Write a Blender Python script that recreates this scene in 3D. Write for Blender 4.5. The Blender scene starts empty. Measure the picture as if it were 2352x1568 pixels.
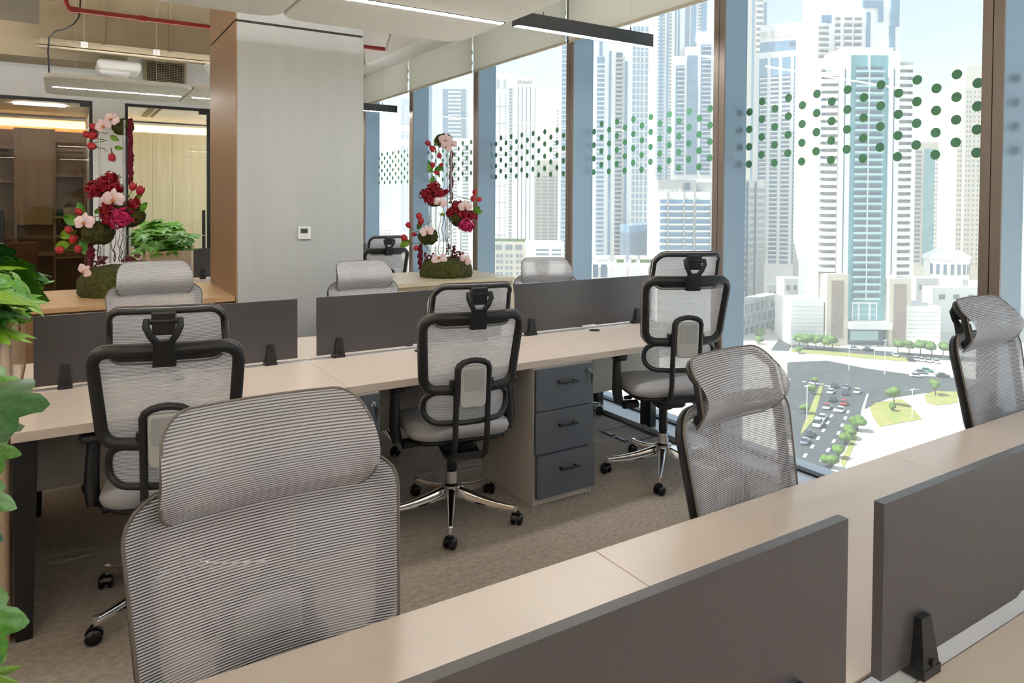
import bpy, math, random
from mathutils import Vector, Matrix
random.seed(7)
SC = bpy.context.scene
COL = SC.collection
PI = math.pi

# ---------------------------------------------------------------- camera
F_PX, CY, PITCH, ROLL, YAW, CAM_Z = 1633.78, 497.69, 0.0214, 0.0060, 0.5628, 1.5494
_r = Vector((math.cos(YAW), -math.sin(YAW), 0))
_f = Vector((math.sin(YAW) * math.cos(PITCH), math.cos(YAW) * math.cos(PITCH), -math.sin(PITCH)))
_u = _r.cross(_f)
_rr = _r * math.cos(ROLL) + _u * math.sin(ROLL)
_uu = _u * math.cos(ROLL) - _r * math.sin(ROLL)
cam_d = bpy.data.cameras.new('camera')
cam = bpy.data.objects.new('camera', cam_d)
COL.objects.link(cam)
cam.matrix_world = Matrix(((_rr.x, _uu.x, -_f.x, 0), (_rr.y, _uu.y, -_f.y, 0), (_rr.z, _uu.z, -_f.z, CAM_Z), (0, 0, 0, 1)))
cam_d.sensor_width = 36
cam_d.lens = F_PX / 2352 * 36
cam_d.shift_y = (CY - 784) / 2352
cam_d.clip_start = 0.05
cam_d.clip_end = 5000
SC.camera = cam
EYE = Vector((0, 0, CAM_Z))

def at(u, v, d):
    """world point seen at pixel (u, v), d metres ahead of the eye"""
    return EYE + (_f + _rr * ((u - 1176) / F_PX) - _uu * ((v - CY) / F_PX)) * d

# ---------------------------------------------------------------- light
w = bpy.data.worlds.new('sky')
SC.world = w
w.use_nodes = True
nt = w.node_tree
nt.nodes.clear()
sky = nt.nodes.new('ShaderNodeTexSky')
sky.sky_type = 'NISHITA'
sky.sun_disc = False
sky.sun_elevation = math.radians(52)
sky.sun_rotation = math.radians(300)
sky.air_density = 1.2
sky.dust_density = 3.0
sky.ozone_density = 1.0
bg = nt.nodes.new('ShaderNodeBackground')
bg.inputs['Strength'].default_value = 0.120
wo = nt.nodes.new('ShaderNodeOutputWorld')
hz = nt.nodes.new('ShaderNodeMix')            # milky desert haze over the blue
hz.data_type = 'RGBA'
hz.inputs[0].default_value = 0.55
hz.inputs[7].default_value = (2.05, 2.2, 2.4, 1)
nt.links.new(sky.outputs[0], hz.inputs[6])
nt.links.new(hz.outputs[2], bg.inputs['Color'])
nt.links.new(bg.outputs[0], wo.inputs['Surface'])
sun_d = bpy.data.lights.new('sun', 'SUN')
sun_d.energy = 4.2
sun_d.angle = math.radians(0.6)
sun_d.color = (1.0, 0.96, 0.90)
sun = bpy.data.objects.new('sun', sun_d)
COL.objects.link(sun)
# light travels towards +X, -Y and down: it comes over the office block and lights the faces that look back at it
sun.rotation_euler = Vector((0.55, -0.28, -0.80)).to_track_quat('-Z', 'Y').to_euler()
vs = SC.view_settings
vs.view_transform = 'Standard'
vs.look = 'None'
vs.exposure = 1.27
vs.gamma = 1.0
vs.use_curve_mapping = False
SC.cycles.max_bounces = 5
SC.cycles.diffuse_bounces = 3
SC.cycles.glossy_bounces = 3
SC.cycles.transparent_max_bounces = 12
SC.cycles.volume_bounces = 1
SC.cycles.caustics_reflective = False
SC.cycles.caustics_refractive = False
SC.cycles.sample_clamp_indirect = 6.0
SC.cycles.adaptive_threshold = 0.04

# ---------------------------------------------------------------- mesh helpers
def rrect(wd, ht, r, n=5, cx=0.0, cy=0.0):
    """rounded rectangle outline, counter-clockwise"""
    r = min(r, wd / 2 - 1e-5, ht / 2 - 1e-5)
    out = []
    for qx, qy, a0 in ((1, 1, 0), (-1, 1, 90), (-1, -1, 180), (1, -1, 270)):
        for k in range(n + 1):
            a = math.radians(a0 + 90 * k / n)
            out.append((cx + qx * (wd / 2 - r) + r * math.cos(a), cy + qy * (ht / 2 - r) + r * math.sin(a)))
    return out

class MB:
    def __init__(s):
        s.v, s.f, s.uv = [], [], None
    def add(s, vs_, fs_):
        o = len(s.v)
        s.v += [Vector(p) for p in vs_]
        s.f += [tuple(o + i for i in q) for q in fs_]
        return s
    def box(s, x0, x1, y0, y1, z0, z1):
        return s.add([(x0, y0, z0), (x1, y0, z0), (x1, y1, z0), (x0, y1, z0), (x0, y0, z1), (x1, y0, z1), (x1, y1, z1), (x0, y1, z1)],
                     [(3, 2, 1, 0), (4, 5, 6, 7), (0, 1, 5, 4), (1, 2, 6, 5), (2, 3, 7, 6), (3, 0, 4, 7)])
    def hexa(s, p):
        return s.add(p, [(3, 2, 1, 0), (4, 5, 6, 7), (0, 1, 5, 4), (1, 2, 6, 5), (2, 3, 7, 6), (3, 0, 4, 7)])
    def loft(s, rings, cap=True, closed=True):
        n = len(rings[0])
        o = len(s.v)
        for r in rings:
            s.v += [Vector(p) for p in r]
        for k in range(len(rings) - 1):
            for i in range(n if closed else n - 1):
                j = (i + 1) % n
                s.f.append((o + k * n + i, o + k * n + j, o + (k + 1) * n + j, o + (k + 1) * n + i))
        if cap:
            s.f.append(tuple(o + i for i in reversed(range(n))))
            s.f.append(tuple(o + (len(rings) - 1) * n + i for i in range(n)))
        return s
    def slab(s, wd, dp, r, z0, z1, bev=0.003, cx=0, cy=0, n=4):
        """rounded-corner slab with bevelled edges lying flat"""
        a = rrect(wd - 2 * bev, dp - 2 * bev, max(r - bev, 1e-4), n, cx, cy)
        b = rrect(wd, dp, max(r, 2e-4), n, cx, cy)
        return s.loft([[(x, y, z0) for x, y in a], [(x, y, z0 + bev) for x, y in b], [(x, y, z1 - bev) for x, y in b], [(x, y, z1) for x, y in a]])
    def prism(s, poly, axis, a0, a1):
        """2-D outline pushed along an axis: 'x' -> (y,z), 'y' -> (x,z), 'z' -> (x,y)"""
        def P(p, t):
            return {'x': (t, p[0], p[1]), 'y': (p[0], t, p[1]), 'z': (p[0], p[1], t)}[axis]
        return s.loft([[P(p, a0) for p in poly], [P(p, a1) for p in poly]])
    def tube(s, pts, r, n=8, closed=False, flat=1.0, cap=True, up=None):
        """round (or flattened) bar along a path"""
        pts = [Vector(p) for p in pts]
        m = len(pts)
        rs = r if isinstance(r, (list, tuple)) else [r] * m
        rings, nrm = [], None
        for i in range(m):
            if closed:
                t = pts[(i + 1) % m] - pts[i - 1]
            else:
                t = pts[min(i + 1, m - 1)] - pts[max(i - 1, 0)]
            t.normalize()
            if nrm is None:
                ref = Vector(up) if up else (Vector((0, 0, 1)) if abs(t.z) < 0.9 else Vector((0, 1, 0)))
                nrm = (ref - t * ref.dot(t)).normalized()
            else:
                q = nrm - t * nrm.dot(t)
                nrm = q.normalized() if q.length > 1e-6 else nrm
            if up:
                q = Vector(up) - t * Vector(up).dot(t)
                if q.length > 1e-3:
                    nrm = q.normalized()
            b = t.cross(nrm)
            rings.append([pts[i] + nrm * (math.cos(2 * PI * k / n) * rs[i]) + b * (math.sin(2 * PI * k / n) * rs[i] * flat) for k in range(n)])
        if closed:
            rings.append(rings[0])
            return s.loft(rings, cap=False)
        return s.loft(rings, cap=cap)
    def cyl(s, p0, p1, r0, r1=None, n=16):
        return s.tube([p0, p1], [r0, r0 if r1 is None else r1], n)
    def lathe(s, prof, n=24, c=(0, 0, 0)):
        c = Vector(c)
        return s.loft([[c + Vector((r * math.cos(2 * PI * k / n), r * math.sin(2 * PI * k / n), z)) for k in range(n)] for r, z in prof])
    def ball(s, c, r, nu=12, nv=8, sc=(1, 1, 1), jit=0.0):
        c = Vector(c)
        rings = []
        for j in range(1, nv):
            th = PI * j / nv
            rings.append([c + Vector((math.sin(th) * math.cos(2 * PI * k / nu) * sc[0], math.sin(th) * math.sin(2 * PI * k / nu) * sc[1], -math.cos(th) * sc[2])) * (r * (1 + random.uniform(-jit, jit))) for k in range(nu)])
        return s.loft(rings)
    def sheet(s, g, th=0.0):
        """grid of points g[row][col]; a thickness gives it a back"""
        nr, nc = len(g), len(g[0])
        o = len(s.v)
        for row in g:
            s.v += [Vector(p) for p in row]
        for i in range(nr - 1):
            for j in range(nc - 1):
                s.f.append((o + i * nc + j, o + i * nc + j + 1, o + (i + 1) * nc + j + 1, o + (i + 1) * nc + j))
        return s
    def xf(s, M, start=0):
        for i in range(start, len(s.v)):
            s.v[i] = M @ s.v[i]
        return s
    def build(s, name, mat, parent=None, smooth=None, world=True, uv=None):
        if parent is not None and world:
            off = Vector((0, 0, 0))
            q = parent
            while q is not None:
                off += q.location
                q = q.parent
            vs_ = [p - off for p in s.v]
        else:
            vs_ = s.v
        me = bpy.data.meshes.new(name)
        me.from_pydata([tuple(p) for p in vs_], [], s.f)
        if uv:
            lay = me.uv_layers.new(name='UVMap')
            for lp in me.loops:
                lay.data[lp.index].uv = uv[lp.vertex_index]
        me.materials.append(mat)
        if smooth is not None:
            me.shade_smooth()
            me.set_sharp_from_angle(angle=math.radians(smooth))
        o = bpy.data.objects.new(name, me)
        COL.objects.link(o)
        if parent is not None:
            o.parent = parent
        return o

def tag(o, label=None, cat=None, group=None, kind=None):
    if label: o['label'] = label
    if cat: o['category'] = cat
    if group: o['group'] = group
    if kind: o['kind'] = kind
    return o

def thing(name, label, cat, loc=(0, 0, 0), rz=0.0, group=None, kind=None):
    o = bpy.data.objects.new(name, None)
    o.empty_display_size = 0.1
    COL.objects.link(o)
    o.location = loc
    o.rotation_euler = (0, 0, rz)
    return tag(o, label, cat, group, kind)

KIDS = {}
def kids(o):
    return [c for c in bpy.data.objects if c.parent == o]

def copy_tree(o, parent=None):
    c = o.copy()
    COL.objects.link(c)
    c.parent = parent
    for ch in kids(o):
        copy_tree(ch, c)
    return c

def struct(name, mb, mat, label, smooth=None):
    return tag(mb.build(name, mat, smooth=smooth), label, 'setting', kind='structure')

# ---------------------------------------------------------------- materials
def srgb(r, g, b):
    return tuple((c / 255 / 12.92 if c / 255 <= 0.04045 else ((c / 255 + 0.055) / 1.055) ** 2.4) for c in (r, g, b))

def mat(name, col, rough=0.5, metal=0.0, spec=0.5, noise=None, bump=None, emit=None, coat=0.0, sss=None, sheen=0.0, vary=0.0):
    """noise = (scale xyz, second colour, detail), bump = (scale, strength, distance)"""
    m = bpy.data.materials.new(name)
    m.use_nodes = True
    n = m.node_tree
    p = n.nodes['Principled BSDF']
    p.inputs['Base Color'].default_value = (*col, 1)
    p.inputs['Roughness'].default_value = rough
    p.inputs['Metallic'].default_value = metal
    p.inputs['Specular IOR Level'].default_value = spec
    p.inputs['Coat Weight'].default_value = coat
    if sheen: p.inputs['Sheen Weight'].default_value = sheen
    if emit:
        p.inputs['Emission Color'].default_value = (*emit[0], 1)
        p.inputs['Emission Strength'].default_value = emit[1]
    src = None
    if noise:
        tc = n.nodes.new('ShaderNodeTexCoord')
        mp = n.nodes.new('ShaderNodeMapping')
        mp.inputs['Scale'].default_value = noise[0]
        nz = n.nodes.new('ShaderNodeTexNoise')
        nz.inputs['Scale'].default_value = 1.0
        nz.inputs['Detail'].default_value = noise[2] if len(noise) > 2 else 4
        nz.inputs['Roughness'].default_value = 0.6
        rp = n.nodes.new('ShaderNodeValToRGB')
        rp.color_ramp.elements[0].position = 0.32
        rp.color_ramp.elements[1].position = 0.68
        rp.color_ramp.elements[0].color = (*noise[1], 1)
        rp.color_ramp.elements[1].color = (*col, 1)
        n.links.new(tc.outputs['Object'], mp.inputs['Vector'])
        n.links.new(mp.outputs[0], nz.inputs['Vector'])
        n.links.new(nz.outputs['Fac'], rp.inputs[0])
        n.links.new(rp.outputs[0], p.inputs['Base Color'])
    if bump:
        tc = n.nodes.new('ShaderNodeTexCoord')
        nz = n.nodes.new('ShaderNodeTexNoise')
        nz.inputs['Scale'].default_value = bump[0]
        nz.inputs['Detail'].default_value = 3
        bp = n.nodes.new('ShaderNodeBump')
        bp.inputs['Strength'].default_value = bump[1]
        bp.inputs['Distance'].default_value = bump[2]
        n.links.new(tc.outputs['Object'], nz.inputs['Vector'])
        n.links.new(nz.outputs['Fac'], bp.inputs['Height'])
        n.links.new(bp.outputs[0], p.inputs['Normal'])
    return m

def emis(name, col, strength):
    m = bpy.data.materials.new(name)
    m.use_nodes = True
    n = m.node_tree
    n.nodes.clear()
    e = n.nodes.new('ShaderNodeEmission')
    e.inputs[0].default_value = (*col, 1)
    e.inputs[1].default_value = strength
    o = n.nodes.new('ShaderNodeOutputMaterial')
    n.links.new(e.outputs[0], o.inputs[0])
    return m

def glassmat(name, tint, refl=0.035, rough=0.0):
    """clear pane: lets light straight through, mirrors a little more at a grazing angle"""
    m = bpy.data.materials.new(name)
    m.use_nodes = True
    n = m.node_tree
    n.nodes.clear()
    t = n.nodes.new('ShaderNodeBsdfTransparent')
    t.inputs[0].default_value = (*tint, 1)
    g = n.nodes.new('ShaderNodeBsdfGlossy')
    g.inputs['Roughness'].default_value = rough
    ge = n.nodes.new('ShaderNodeNewGeometry')
    dt = n.nodes.new('ShaderNodeVectorMath'); dt.operation = 'DOT_PRODUCT'
    ab = n.nodes.new('ShaderNodeMath'); ab.operation = 'ABSOLUTE'
    iv = n.nodes.new('ShaderNodeMath'); iv.operation = 'SUBTRACT'; iv.inputs[0].default_value = 1.0; iv.use_clamp = True
    pw = n.nodes.new('ShaderNodeMath'); pw.operation = 'POWER'; pw.inputs[1].default_value = 5.0
    fr = n.nodes.new('ShaderNodeMath'); fr.operation = 'MULTIPLY_ADD'; fr.inputs[1].default_value = 1 - refl; fr.inputs[2].default_value = refl
    n.links.new(ge.outputs['Incoming'], dt.inputs[0])
    n.links.new(ge.outputs['Normal'], dt.inputs[1])
    n.links.new(dt.outputs['Value'], ab.inputs[0])
    n.links.new(ab.outputs[0], iv.inputs[1])
    n.links.new(iv.outputs[0], pw.inputs[0])
    n.links.new(pw.outputs[0], fr.inputs[0])
    mx = n.nodes.new('ShaderNodeMixShader')
    o = n.nodes.new('ShaderNodeOutputMaterial')
    n.links.new(fr.outputs[0], mx.inputs[0])
    n.links.new(t.outputs[0], mx.inputs[1])
    n.links.new(g.outputs[0], mx.inputs[2])
    n.links.new(mx.outputs[0], o.inputs[0])
    return m

def meshfabric(name, col, period, gap_alpha, gapcol, bumpd=0.0006):
    """woven chair mesh: raised ribs with half-open gaps between them, counted along V in metres"""
    m = bpy.data.materials.new(name)
    m.use_nodes = True
    n = m.node_tree
    p = n.nodes['Principled BSDF']
    p.inputs['Base Color'].default_value = (*col, 1)
    p.inputs['Roughness'].default_value = 0.55
    p.inputs['Sheen Weight'].default_value = 0.15
    uv = n.nodes.new('ShaderNodeUVMap')
    sp = n.nodes.new('ShaderNodeSeparateXYZ')
    ml = n.nodes.new('ShaderNodeMath'); ml.operation = 'MULTIPLY'; ml.inputs[1].default_value = 2 * PI / period
    sn = n.nodes.new('ShaderNodeMath'); sn.operation = 'SINE'
    mr = n.nodes.new('ShaderNodeMapRange')
    mr.inputs['From Min'].default_value = -0.75
    mr.inputs['From Max'].default_value = 0.1
    mr.inputs['To Min'].default_value = gap_alpha
    mr.inputs['To Max'].default_value = 1.0
    bp = n.nodes.new('ShaderNodeBump')
    bp.inputs['Strength'].default_value = 0.8
    bp.inputs['Distance'].default_value = bumpd
    n.links.new(uv.outputs[0], sp.inputs[0])
    n.links.new(sp.outputs['Y'], ml.inputs[0])
    n.links.new(ml.outputs[0], sn.inputs[0])
    n.links.new(sn.outputs[0], mr.inputs['Value'])
    n.links.new(mr.outputs[0], p.inputs['Alpha'])
    m2 = n.nodes.new('ShaderNodeMapRange'); m2.inputs['From Min'].default_value = -0.8; m2.inputs['From Max'].default_value = 0.2
    cm = n.nodes.new('ShaderNodeMix'); cm.data_type = 'RGBA'
    cm.inputs[6].default_value = (*gapcol, 1); cm.inputs[7].default_value = (*col, 1)
    n.links.new(sn.outputs[0], m2.inputs['Value'])
    n.links.new(m2.outputs[0], cm.inputs[0])
    n.links.new(cm.outputs[2], p.inputs['Base Color'])
    n.links.new(sn.outputs[0], bp.inputs['Height'])
    n.links.new(bp.outputs[0], p.inputs['Normal'])
    tl = n.nodes.new('ShaderNodeBsdfTranslucent')
    tp = n.nodes.new('ShaderNodeBsdfTransparent')
    m3 = n.nodes.new('ShaderNodeMixShader')
    m4 = n.nodes.new('ShaderNodeMixShader'); m4.inputs[0].default_value = 0.33
    out = n.nodes['Material Output']
    n.links.new(cm.outputs[2], tl.inputs[0])
    n.links.new(mr.outputs[0], m3.inputs[0])
    n.links.new(tp.outputs[0], m3.inputs[1])
    n.links.new(tl.outputs[0], m3.inputs[2])
    n.links.new(p.outputs[0], m4.inputs[1])
    n.links.new(m3.outputs[0], m4.inputs[2])
    n.links.new(m4.outputs[0], out.inputs['Surface'])
    return m

M = {}
M['carpet'] = mat('carpet', srgb(170, 158, 147), 0.95, spec=0.1, noise=((34, 52, 34), srgb(138, 126, 115), 10), bump=(420, 0.5, 0.004), sheen=0.2)
M['slab'] = mat('painted_slab', srgb(198, 184, 158), 0.9, noise=((1.5, 1.5, 1.5), srgb(182, 168, 144)))
M['wall'] = mat('white_wall', srgb(238, 236, 233), 0.85)
M['raft'] = mat('acoustic_felt', srgb(240, 237, 230), 0.95, bump=(300, 0.2, 0.002), noise=((30, 30, 30), srgb(232, 229, 221)))
M['panel'] = mat('column_laminate', srgb(188, 191, 191), 0.45, noise=((9, 9, 0.9), srgb(181, 184, 184), 5), bump=(60, 0.05, 0.002))
M['col_wood'] = mat('column_side_laminate', srgb(172, 140, 108), 0.45, noise=((60, 60, 1.0), srgb(150, 120, 92), 5))
M['groove'] = mat('dark_groove', srgb(62, 52, 44), 0.6)
M['oak'] = mat('light_oak', srgb(214, 178, 136), 0.4, noise=((3, 45, 45), srgb(194, 156, 114), 5))
M['oakdaylit'] = mat('daylit_oak', srgb(226, 212, 184), 0.35, noise=((3, 45, 45), srgb(214, 199, 170), 5))  # oak paled: daylight on the window-side cabinet is put into the colour
M['oakv'] = mat('light_oak_upright', srgb(214, 186, 154), 0.30, noise=((45, 45, 1.6), srgb(198, 168, 136), 5))
M['oakgloss'] = mat('planter_laminate', srgb(212, 186, 156), 0.10, spec=0.9, noise=((45, 45, 1.6), srgb(196, 168, 138), 5))
M['oakshaded'] = mat('shaded_veneer', srgb(146, 112, 80), 0.45, noise=((45, 45, 1.6), srgb(130, 98, 68), 5))  # darker oak: the inner cabinet's shade is put into the colour
M['desk'] = mat('desk_laminate', srgb(218, 204, 192), 0.26, spec=0.55, noise=((2.5, 2.5, 2.5), srgb(216, 201, 189)))
M['deskedge'] = mat('desk_underframe', srgb(212, 214, 220), 0.35)
M['modesty'] = mat('modesty_panel', srgb(188, 184, 176), 0.5)
M['screen'] = mat('screen_laminate', srgb(82, 79, 82), 0.30, spec=0.55, noise=((160, 160, 160), srgb(79, 76, 79)))
M['slate'] = mat('slate_drawer', srgb(92, 98, 108), 0.38, noise=((3, 3, 3), srgb(86, 92, 102)))
M['black'] = mat('black_plastic', srgb(34, 35, 37), 0.42, bump=(900, 0.06, 0.001))
M['blackmetal'] = mat('black_metal', srgb(24, 24, 25), 0.4)
M['rubber'] = mat('caster_nylon', srgb(20, 21, 23), 0.22)
M['chrome'] = mat('chrome', (0.78, 0.78, 0.80), 0.07, 1.0)
M['steel'] = mat('steel', (0.62, 0.62, 0.64), 0.28, 1.0)
M['greyplastic'] = mat('pale_grey_plastic', srgb(198, 198, 198), 0.4)
M['cushion'] = mat('seat_fabric', srgb(150, 148, 150), 0.9, bump=(700, 0.3, 0.0015), sheen=0.25)
M['mesh'] = meshfabric('chair_mesh', srgb(240, 240, 247), 0.0050, 0.48, srgb(134, 128, 130))
M['headmesh'] = meshfabric('headrest_mesh', srgb(240, 240, 247), 0.0050, 0.65, srgb(150, 144, 146))
M['alu'] = mat('mullion_sky_tint', srgb(138, 160, 178), 0.32, 0.3, spec=0.5)  # mullion sides, with the blue of the daylight put into the colour
M['bronze'] = mat('bronze_mullion', srgb(134, 122, 114), 0.36, 0.3)
M['kerb'] = mat('sill_aluminium', srgb(206, 212, 218), 0.35, 0.2)
M['glass'] = glassmat('window_glass', (0.90, 0.955, 0.97))
M['iglass'] = glassmat('partition_glass', (0.80, 0.78, 0.72))
M['iclear'] = glassmat('partition_glass_clear', (0.95, 0.95, 0.92))
M['dot'] = mat('green_film', srgb(92, 158, 122), 0.5)
M['dotback'] = M['dot']
def blindmat():
    m = bpy.data.materials.new('roller_blind')
    m.use_nodes = True
    n = m.node_tree
    n.nodes.clear()
    d = n.nodes.new('ShaderNodeBsdfDiffuse'); d.inputs[0].default_value = (*srgb(230, 229, 220), 1)
    tl = n.nodes.new('ShaderNodeBsdfTranslucent'); tl.inputs[0].default_value = (*srgb(230, 229, 220), 1)
    tr = n.nodes.new('ShaderNodeBsdfTransparent'); tr.inputs[0].default_value = (1, 1, 1, 1)
    a = n.nodes.new('ShaderNodeMixShader'); a.inputs[0].default_value = 0.42
    b = n.nodes.new('ShaderNodeMixShader'); b.inputs[0].default_value = 0.12
    o = n.nodes.new('ShaderNodeOutputMaterial')
    n.links.new(d.outputs[0], a.inputs[1]); n.links.new(tl.outputs[0], a.inputs[2])
    n.links.new(a.outputs[0], b.inputs[1]); n.links.new(tr.outputs[0], b.inputs[2])
    n.links.new(b.outputs[0], o.inputs[0])
    return m
M['blind'] = blindmat()
M['blindbar'] = mat('blind_bar', srgb(186, 178, 160), 0.5)
M['lampdim'] = emis('lamp_diffuser_dimmed', (1.0, 0.98, 0.96), 3.5)
M['lampstrip'] = emis('lamp_diffuser', (1.0, 0.97, 0.93), 33.0)
M['upfill'] = emis('fill_uplight', (0.97, 0.98, 1.0), 58.0)  # invented upward glow, fills the soffit and room with light
M['upfill_low'] = emis('fill_uplight_low', (0.97, 0.98, 1.0), 30.0)
M['upfill_far'] = emis('fill_uplight_far', (0.97, 0.98, 1.0), 13.0)
M['cove'] = emis('cove_light', (1.0, 0.62, 0.22), 3.2)
M['white'] = mat('white_paint', srgb(236, 234, 230), 0.5)
M['redpipe'] = mat('red_pipe', srgb(150, 34, 30), 0.45)
M['lcd'] = mat('lcd', srgb(66, 86, 74), 0.25)
M['lcdink'] = mat('lcd_ink', srgb(34, 48, 40), 0.4)
M['leaf'] = mat('fatsia_leaf', srgb(96, 156, 40), 0.32, noise=((9, 9, 9), srgb(62, 124, 34)))
M['leafdark'] = mat('old_leaf', srgb(52, 108, 52), 0.28, noise=((9, 9, 9), srgb(36, 82, 44)))
M['leafyellow'] = mat('young_leaf', srgb(128, 166, 40), 0.35, noise=((9, 9, 9), srgb(96, 146, 36)))
M['soil'] = mat('potting_soil', srgb(40, 32, 24), 0.95)
M['moss'] = mat('moss', srgb(94, 98, 34), 0.95, noise=((40, 40, 40), srgb(46, 44, 18), 6), bump=(90, 1.0, 0.02))
M['orchid'] = mat('orchid_petal', srgb(246, 224, 224), 0.5, noise=((20, 20, 20), srgb(242, 210, 214)))
M['orchidlip'] = mat('orchid_lip', srgb(196, 120, 60), 0.5)
M['peony'] = mat('crimson_petal', srgb(176, 12, 40), 0.55, noise=((30, 30, 30), srgb(132, 6, 28)))
M['magenta'] = mat('magenta_petal', srgb(188, 24, 92), 0.55)
M['tulip'] = mat('tulip_petal', srgb(200, 44, 52), 0.45, noise=((14, 14, 14), srgb(170, 26, 42)))
M['amaranth'] = mat('amaranth', srgb(112, 18, 42), 0.9, bump=(160, 1.0, 0.01))
M['stem'] = mat('flower_stem', srgb(96, 122, 44), 0.5)
M['twig'] = mat('twig', srgb(62, 44, 34), 0.8)
M['acrylic'] = glassmat('acrylic_rod', (0.93, 0.95, 0.95), 0.28, 0.08)
# ================================================================ the room
XW = 3.36            # room face of the window mullions
XG = 3.545           # glass
MUL = [1.444 + 1.503 * k for k in range(-3, 7)]
ROWS = {1: 0.665, 2: 3.59, 3: 7.83}
X0 = -0.16

struct('floor', MB().box(-6, 3.31, -3.6, 13.3, -0.12, 0.0), M['carpet'], 'brown grey carpet floor with streaky pile')
struct('ceiling', MB().box(-6.2, 3.75, -3.8, 13.5, 3.9, 4.3), M['slab'], 'beige painted concrete soffit above the open services')
struct('wall_left', MB().box(-3.4, -3.2, -3.8, 13.5, 0, 3.9), M['wall'], 'unseen white wall added to bounce light, on the side away from the windows')  # unseen, added to contain the light and bounce it back
struct('wall_back', MB().box(-6, 3.75, -2.8, -2.6, -0.1, 3.9), M['wall'], 'unseen white bounce wall set close behind the viewer')  # unseen, pulled in close to bounce light onto faces turned this way
struct('wall_front', MB().box(-6, 3.75, 13.3, 13.5, -0.1, 3.9), M['oakv'], 'pale oak panelled wall at the end of the meeting rooms')
struct('trim_1', MB().box(3.02, 3.75, -3.8, 13.5, 3.15, 3.9), M['white'], 'cream bulkhead running above the roller blinds')
struct('trim_2', MB().box(3.345, 3.70, -3.8, 13.5, -0.35, 0.028), M['kerb'], 'pale metal sill along the foot of the windows')
struct('trim_3', MB().box(3.31, 3.345, -3.8, 13.5, -0.12, -0.004), M['groove'], 'dark gap between the carpet and the window sill')

# wall over the glass partition, with the white pier between the two meeting rooms
w_ = MB().box(-6, 3.36, 10, 10.12, 2.735, 3.9)
struct('wall_partition', w_, M['wall'], 'white wall band above the glass meeting rooms')
struct('wall_pier', MB().box(0.305, 0.65, 10, 13.3, 0, 2.735), M['wall'], 'white pier between the two glazed meeting rooms')

# column
cw = thing('column_1', 'square column clad in pale grey laminate panels', 'column', (1.42, 5.49, 0), kind='structure')
MB().box(0.985, 1.863, 5.0, 5.98, 0, 2.735).build('cladding', M['panel'], cw)
MB().box(0.975, 0.985, 5.0, 5.98, 0, 2.735).build('side_panel', M['col_wood'], cw)
MB().box(0.99, 1.853, 5.012, 5.97, 2.735, 2.752).build('shadow_groove', M['groove'], cw)
MB().box(0.985, 1.863, 5.0, 5.98, 2.752, 3.9).build('upper_cladding', M['panel'], cw)
MB().box(0.975, 0.985, 5.0, 5.98, 2.752, 3.9).build('upper_side_panel', M['col_wood'], cw)

# windows
dot_me = None
for k in range(len(MUL) - 1):
    y0, y1 = MUL[k], MUL[k + 1]            # near edge of the mullion on each side
    wn = thing('window_%d' % (k + 1), 'tall window bay seen past the desks, number %d along the facade' % (k + 1), 'window', (XG, (y0 + y1) / 2, 0.03), kind='structure')
    MB().box(XG, XG + 0.012, y0 + 0.086, y1 - 0.001, 0.03, 3.15).build('pane', M['glass'], wn)
    MB().box(XW + 0.012, 3.562, y0, y0 + 0.085, 0.03, 3.15).build('mullion', M['alu'], wn)
    MB().box(XW, XW + 0.012, y0, y0 + 0.041, 0.03, 3.15).build('mullion_cap', M['bronze'], wn)
    MB().box(XW, XW + 0.012, y0 + 0.045, y0 + 0.085, 0.03, 3.15).build('mullion_cap', M['bronze'], wn)
    MB().box(XG - 0.02, XG + 0.03, y0 + 0.085, y1, 0.028, 0.040).build('glazing_bead', M['blackmetal'], wn)
    if k < 2:
        continue
    for i in range(15):
        for j in range(9):
            if j < 4:
                z = (2.104 if i % 2 == 0 else 2.157) - 0.106 * j
            else:
                z = (3.12 if i % 2 == 0 else 3.067) - 0.106 * (j - 4)
                if z < 2.94:
                    continue
            y = y1 - 0.038 - 0.0915 * i
            if dot_me is None:
                d = MB().cyl((XG - 0.0015, 0, 0), (XG, 0, 0), 0.0235, n=20).xf(Matrix.Translation((-XG, 0, 0)))
                ob = d.build('dot', M['dot'], wn, world=False)
                dot_me = ob.data
            else:
                ob = bpy.data.objects.new('dot', dot_me)
                COL.objects.link(ob)
                ob.parent = wn
            ob.location = (0, y - (y0 + y1) / 2, z - 0.03)

# roller blinds
places = ['in front of the third bay', 'beside the camera end', 'over the widest view', 'above the dark pendant lamp', 'above the flower display', 'next after the flower display', 'by the laminate column', 'beyond the column', 'at the far end']
for k in range(1, len(MUL) - 1):
    ya, yb = MUL[k] + 0.058, MUL[k + 1] + 0.012
    t = thing('roller_blind', 'cream roller blind rolled half up %s' % places[k - 1], 'blind', (3.325, (ya + yb) / 2, 2.78), group='roller blinds along the windows')
    MB().box(3.3245, 3.3255, ya, yb, 2.80, 3.15).build('fabric', M['blind'], t)
    MB().box(3.317, 3.333, ya, yb, 2.782, 2.802).build('bottom_bar', M['blindbar'], t)
    MB().box(3.315, 3.335, yb - 0.012, yb + 0.002, 2.785, 2.799).build('end_cap', M['blackmetal'], t)

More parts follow.
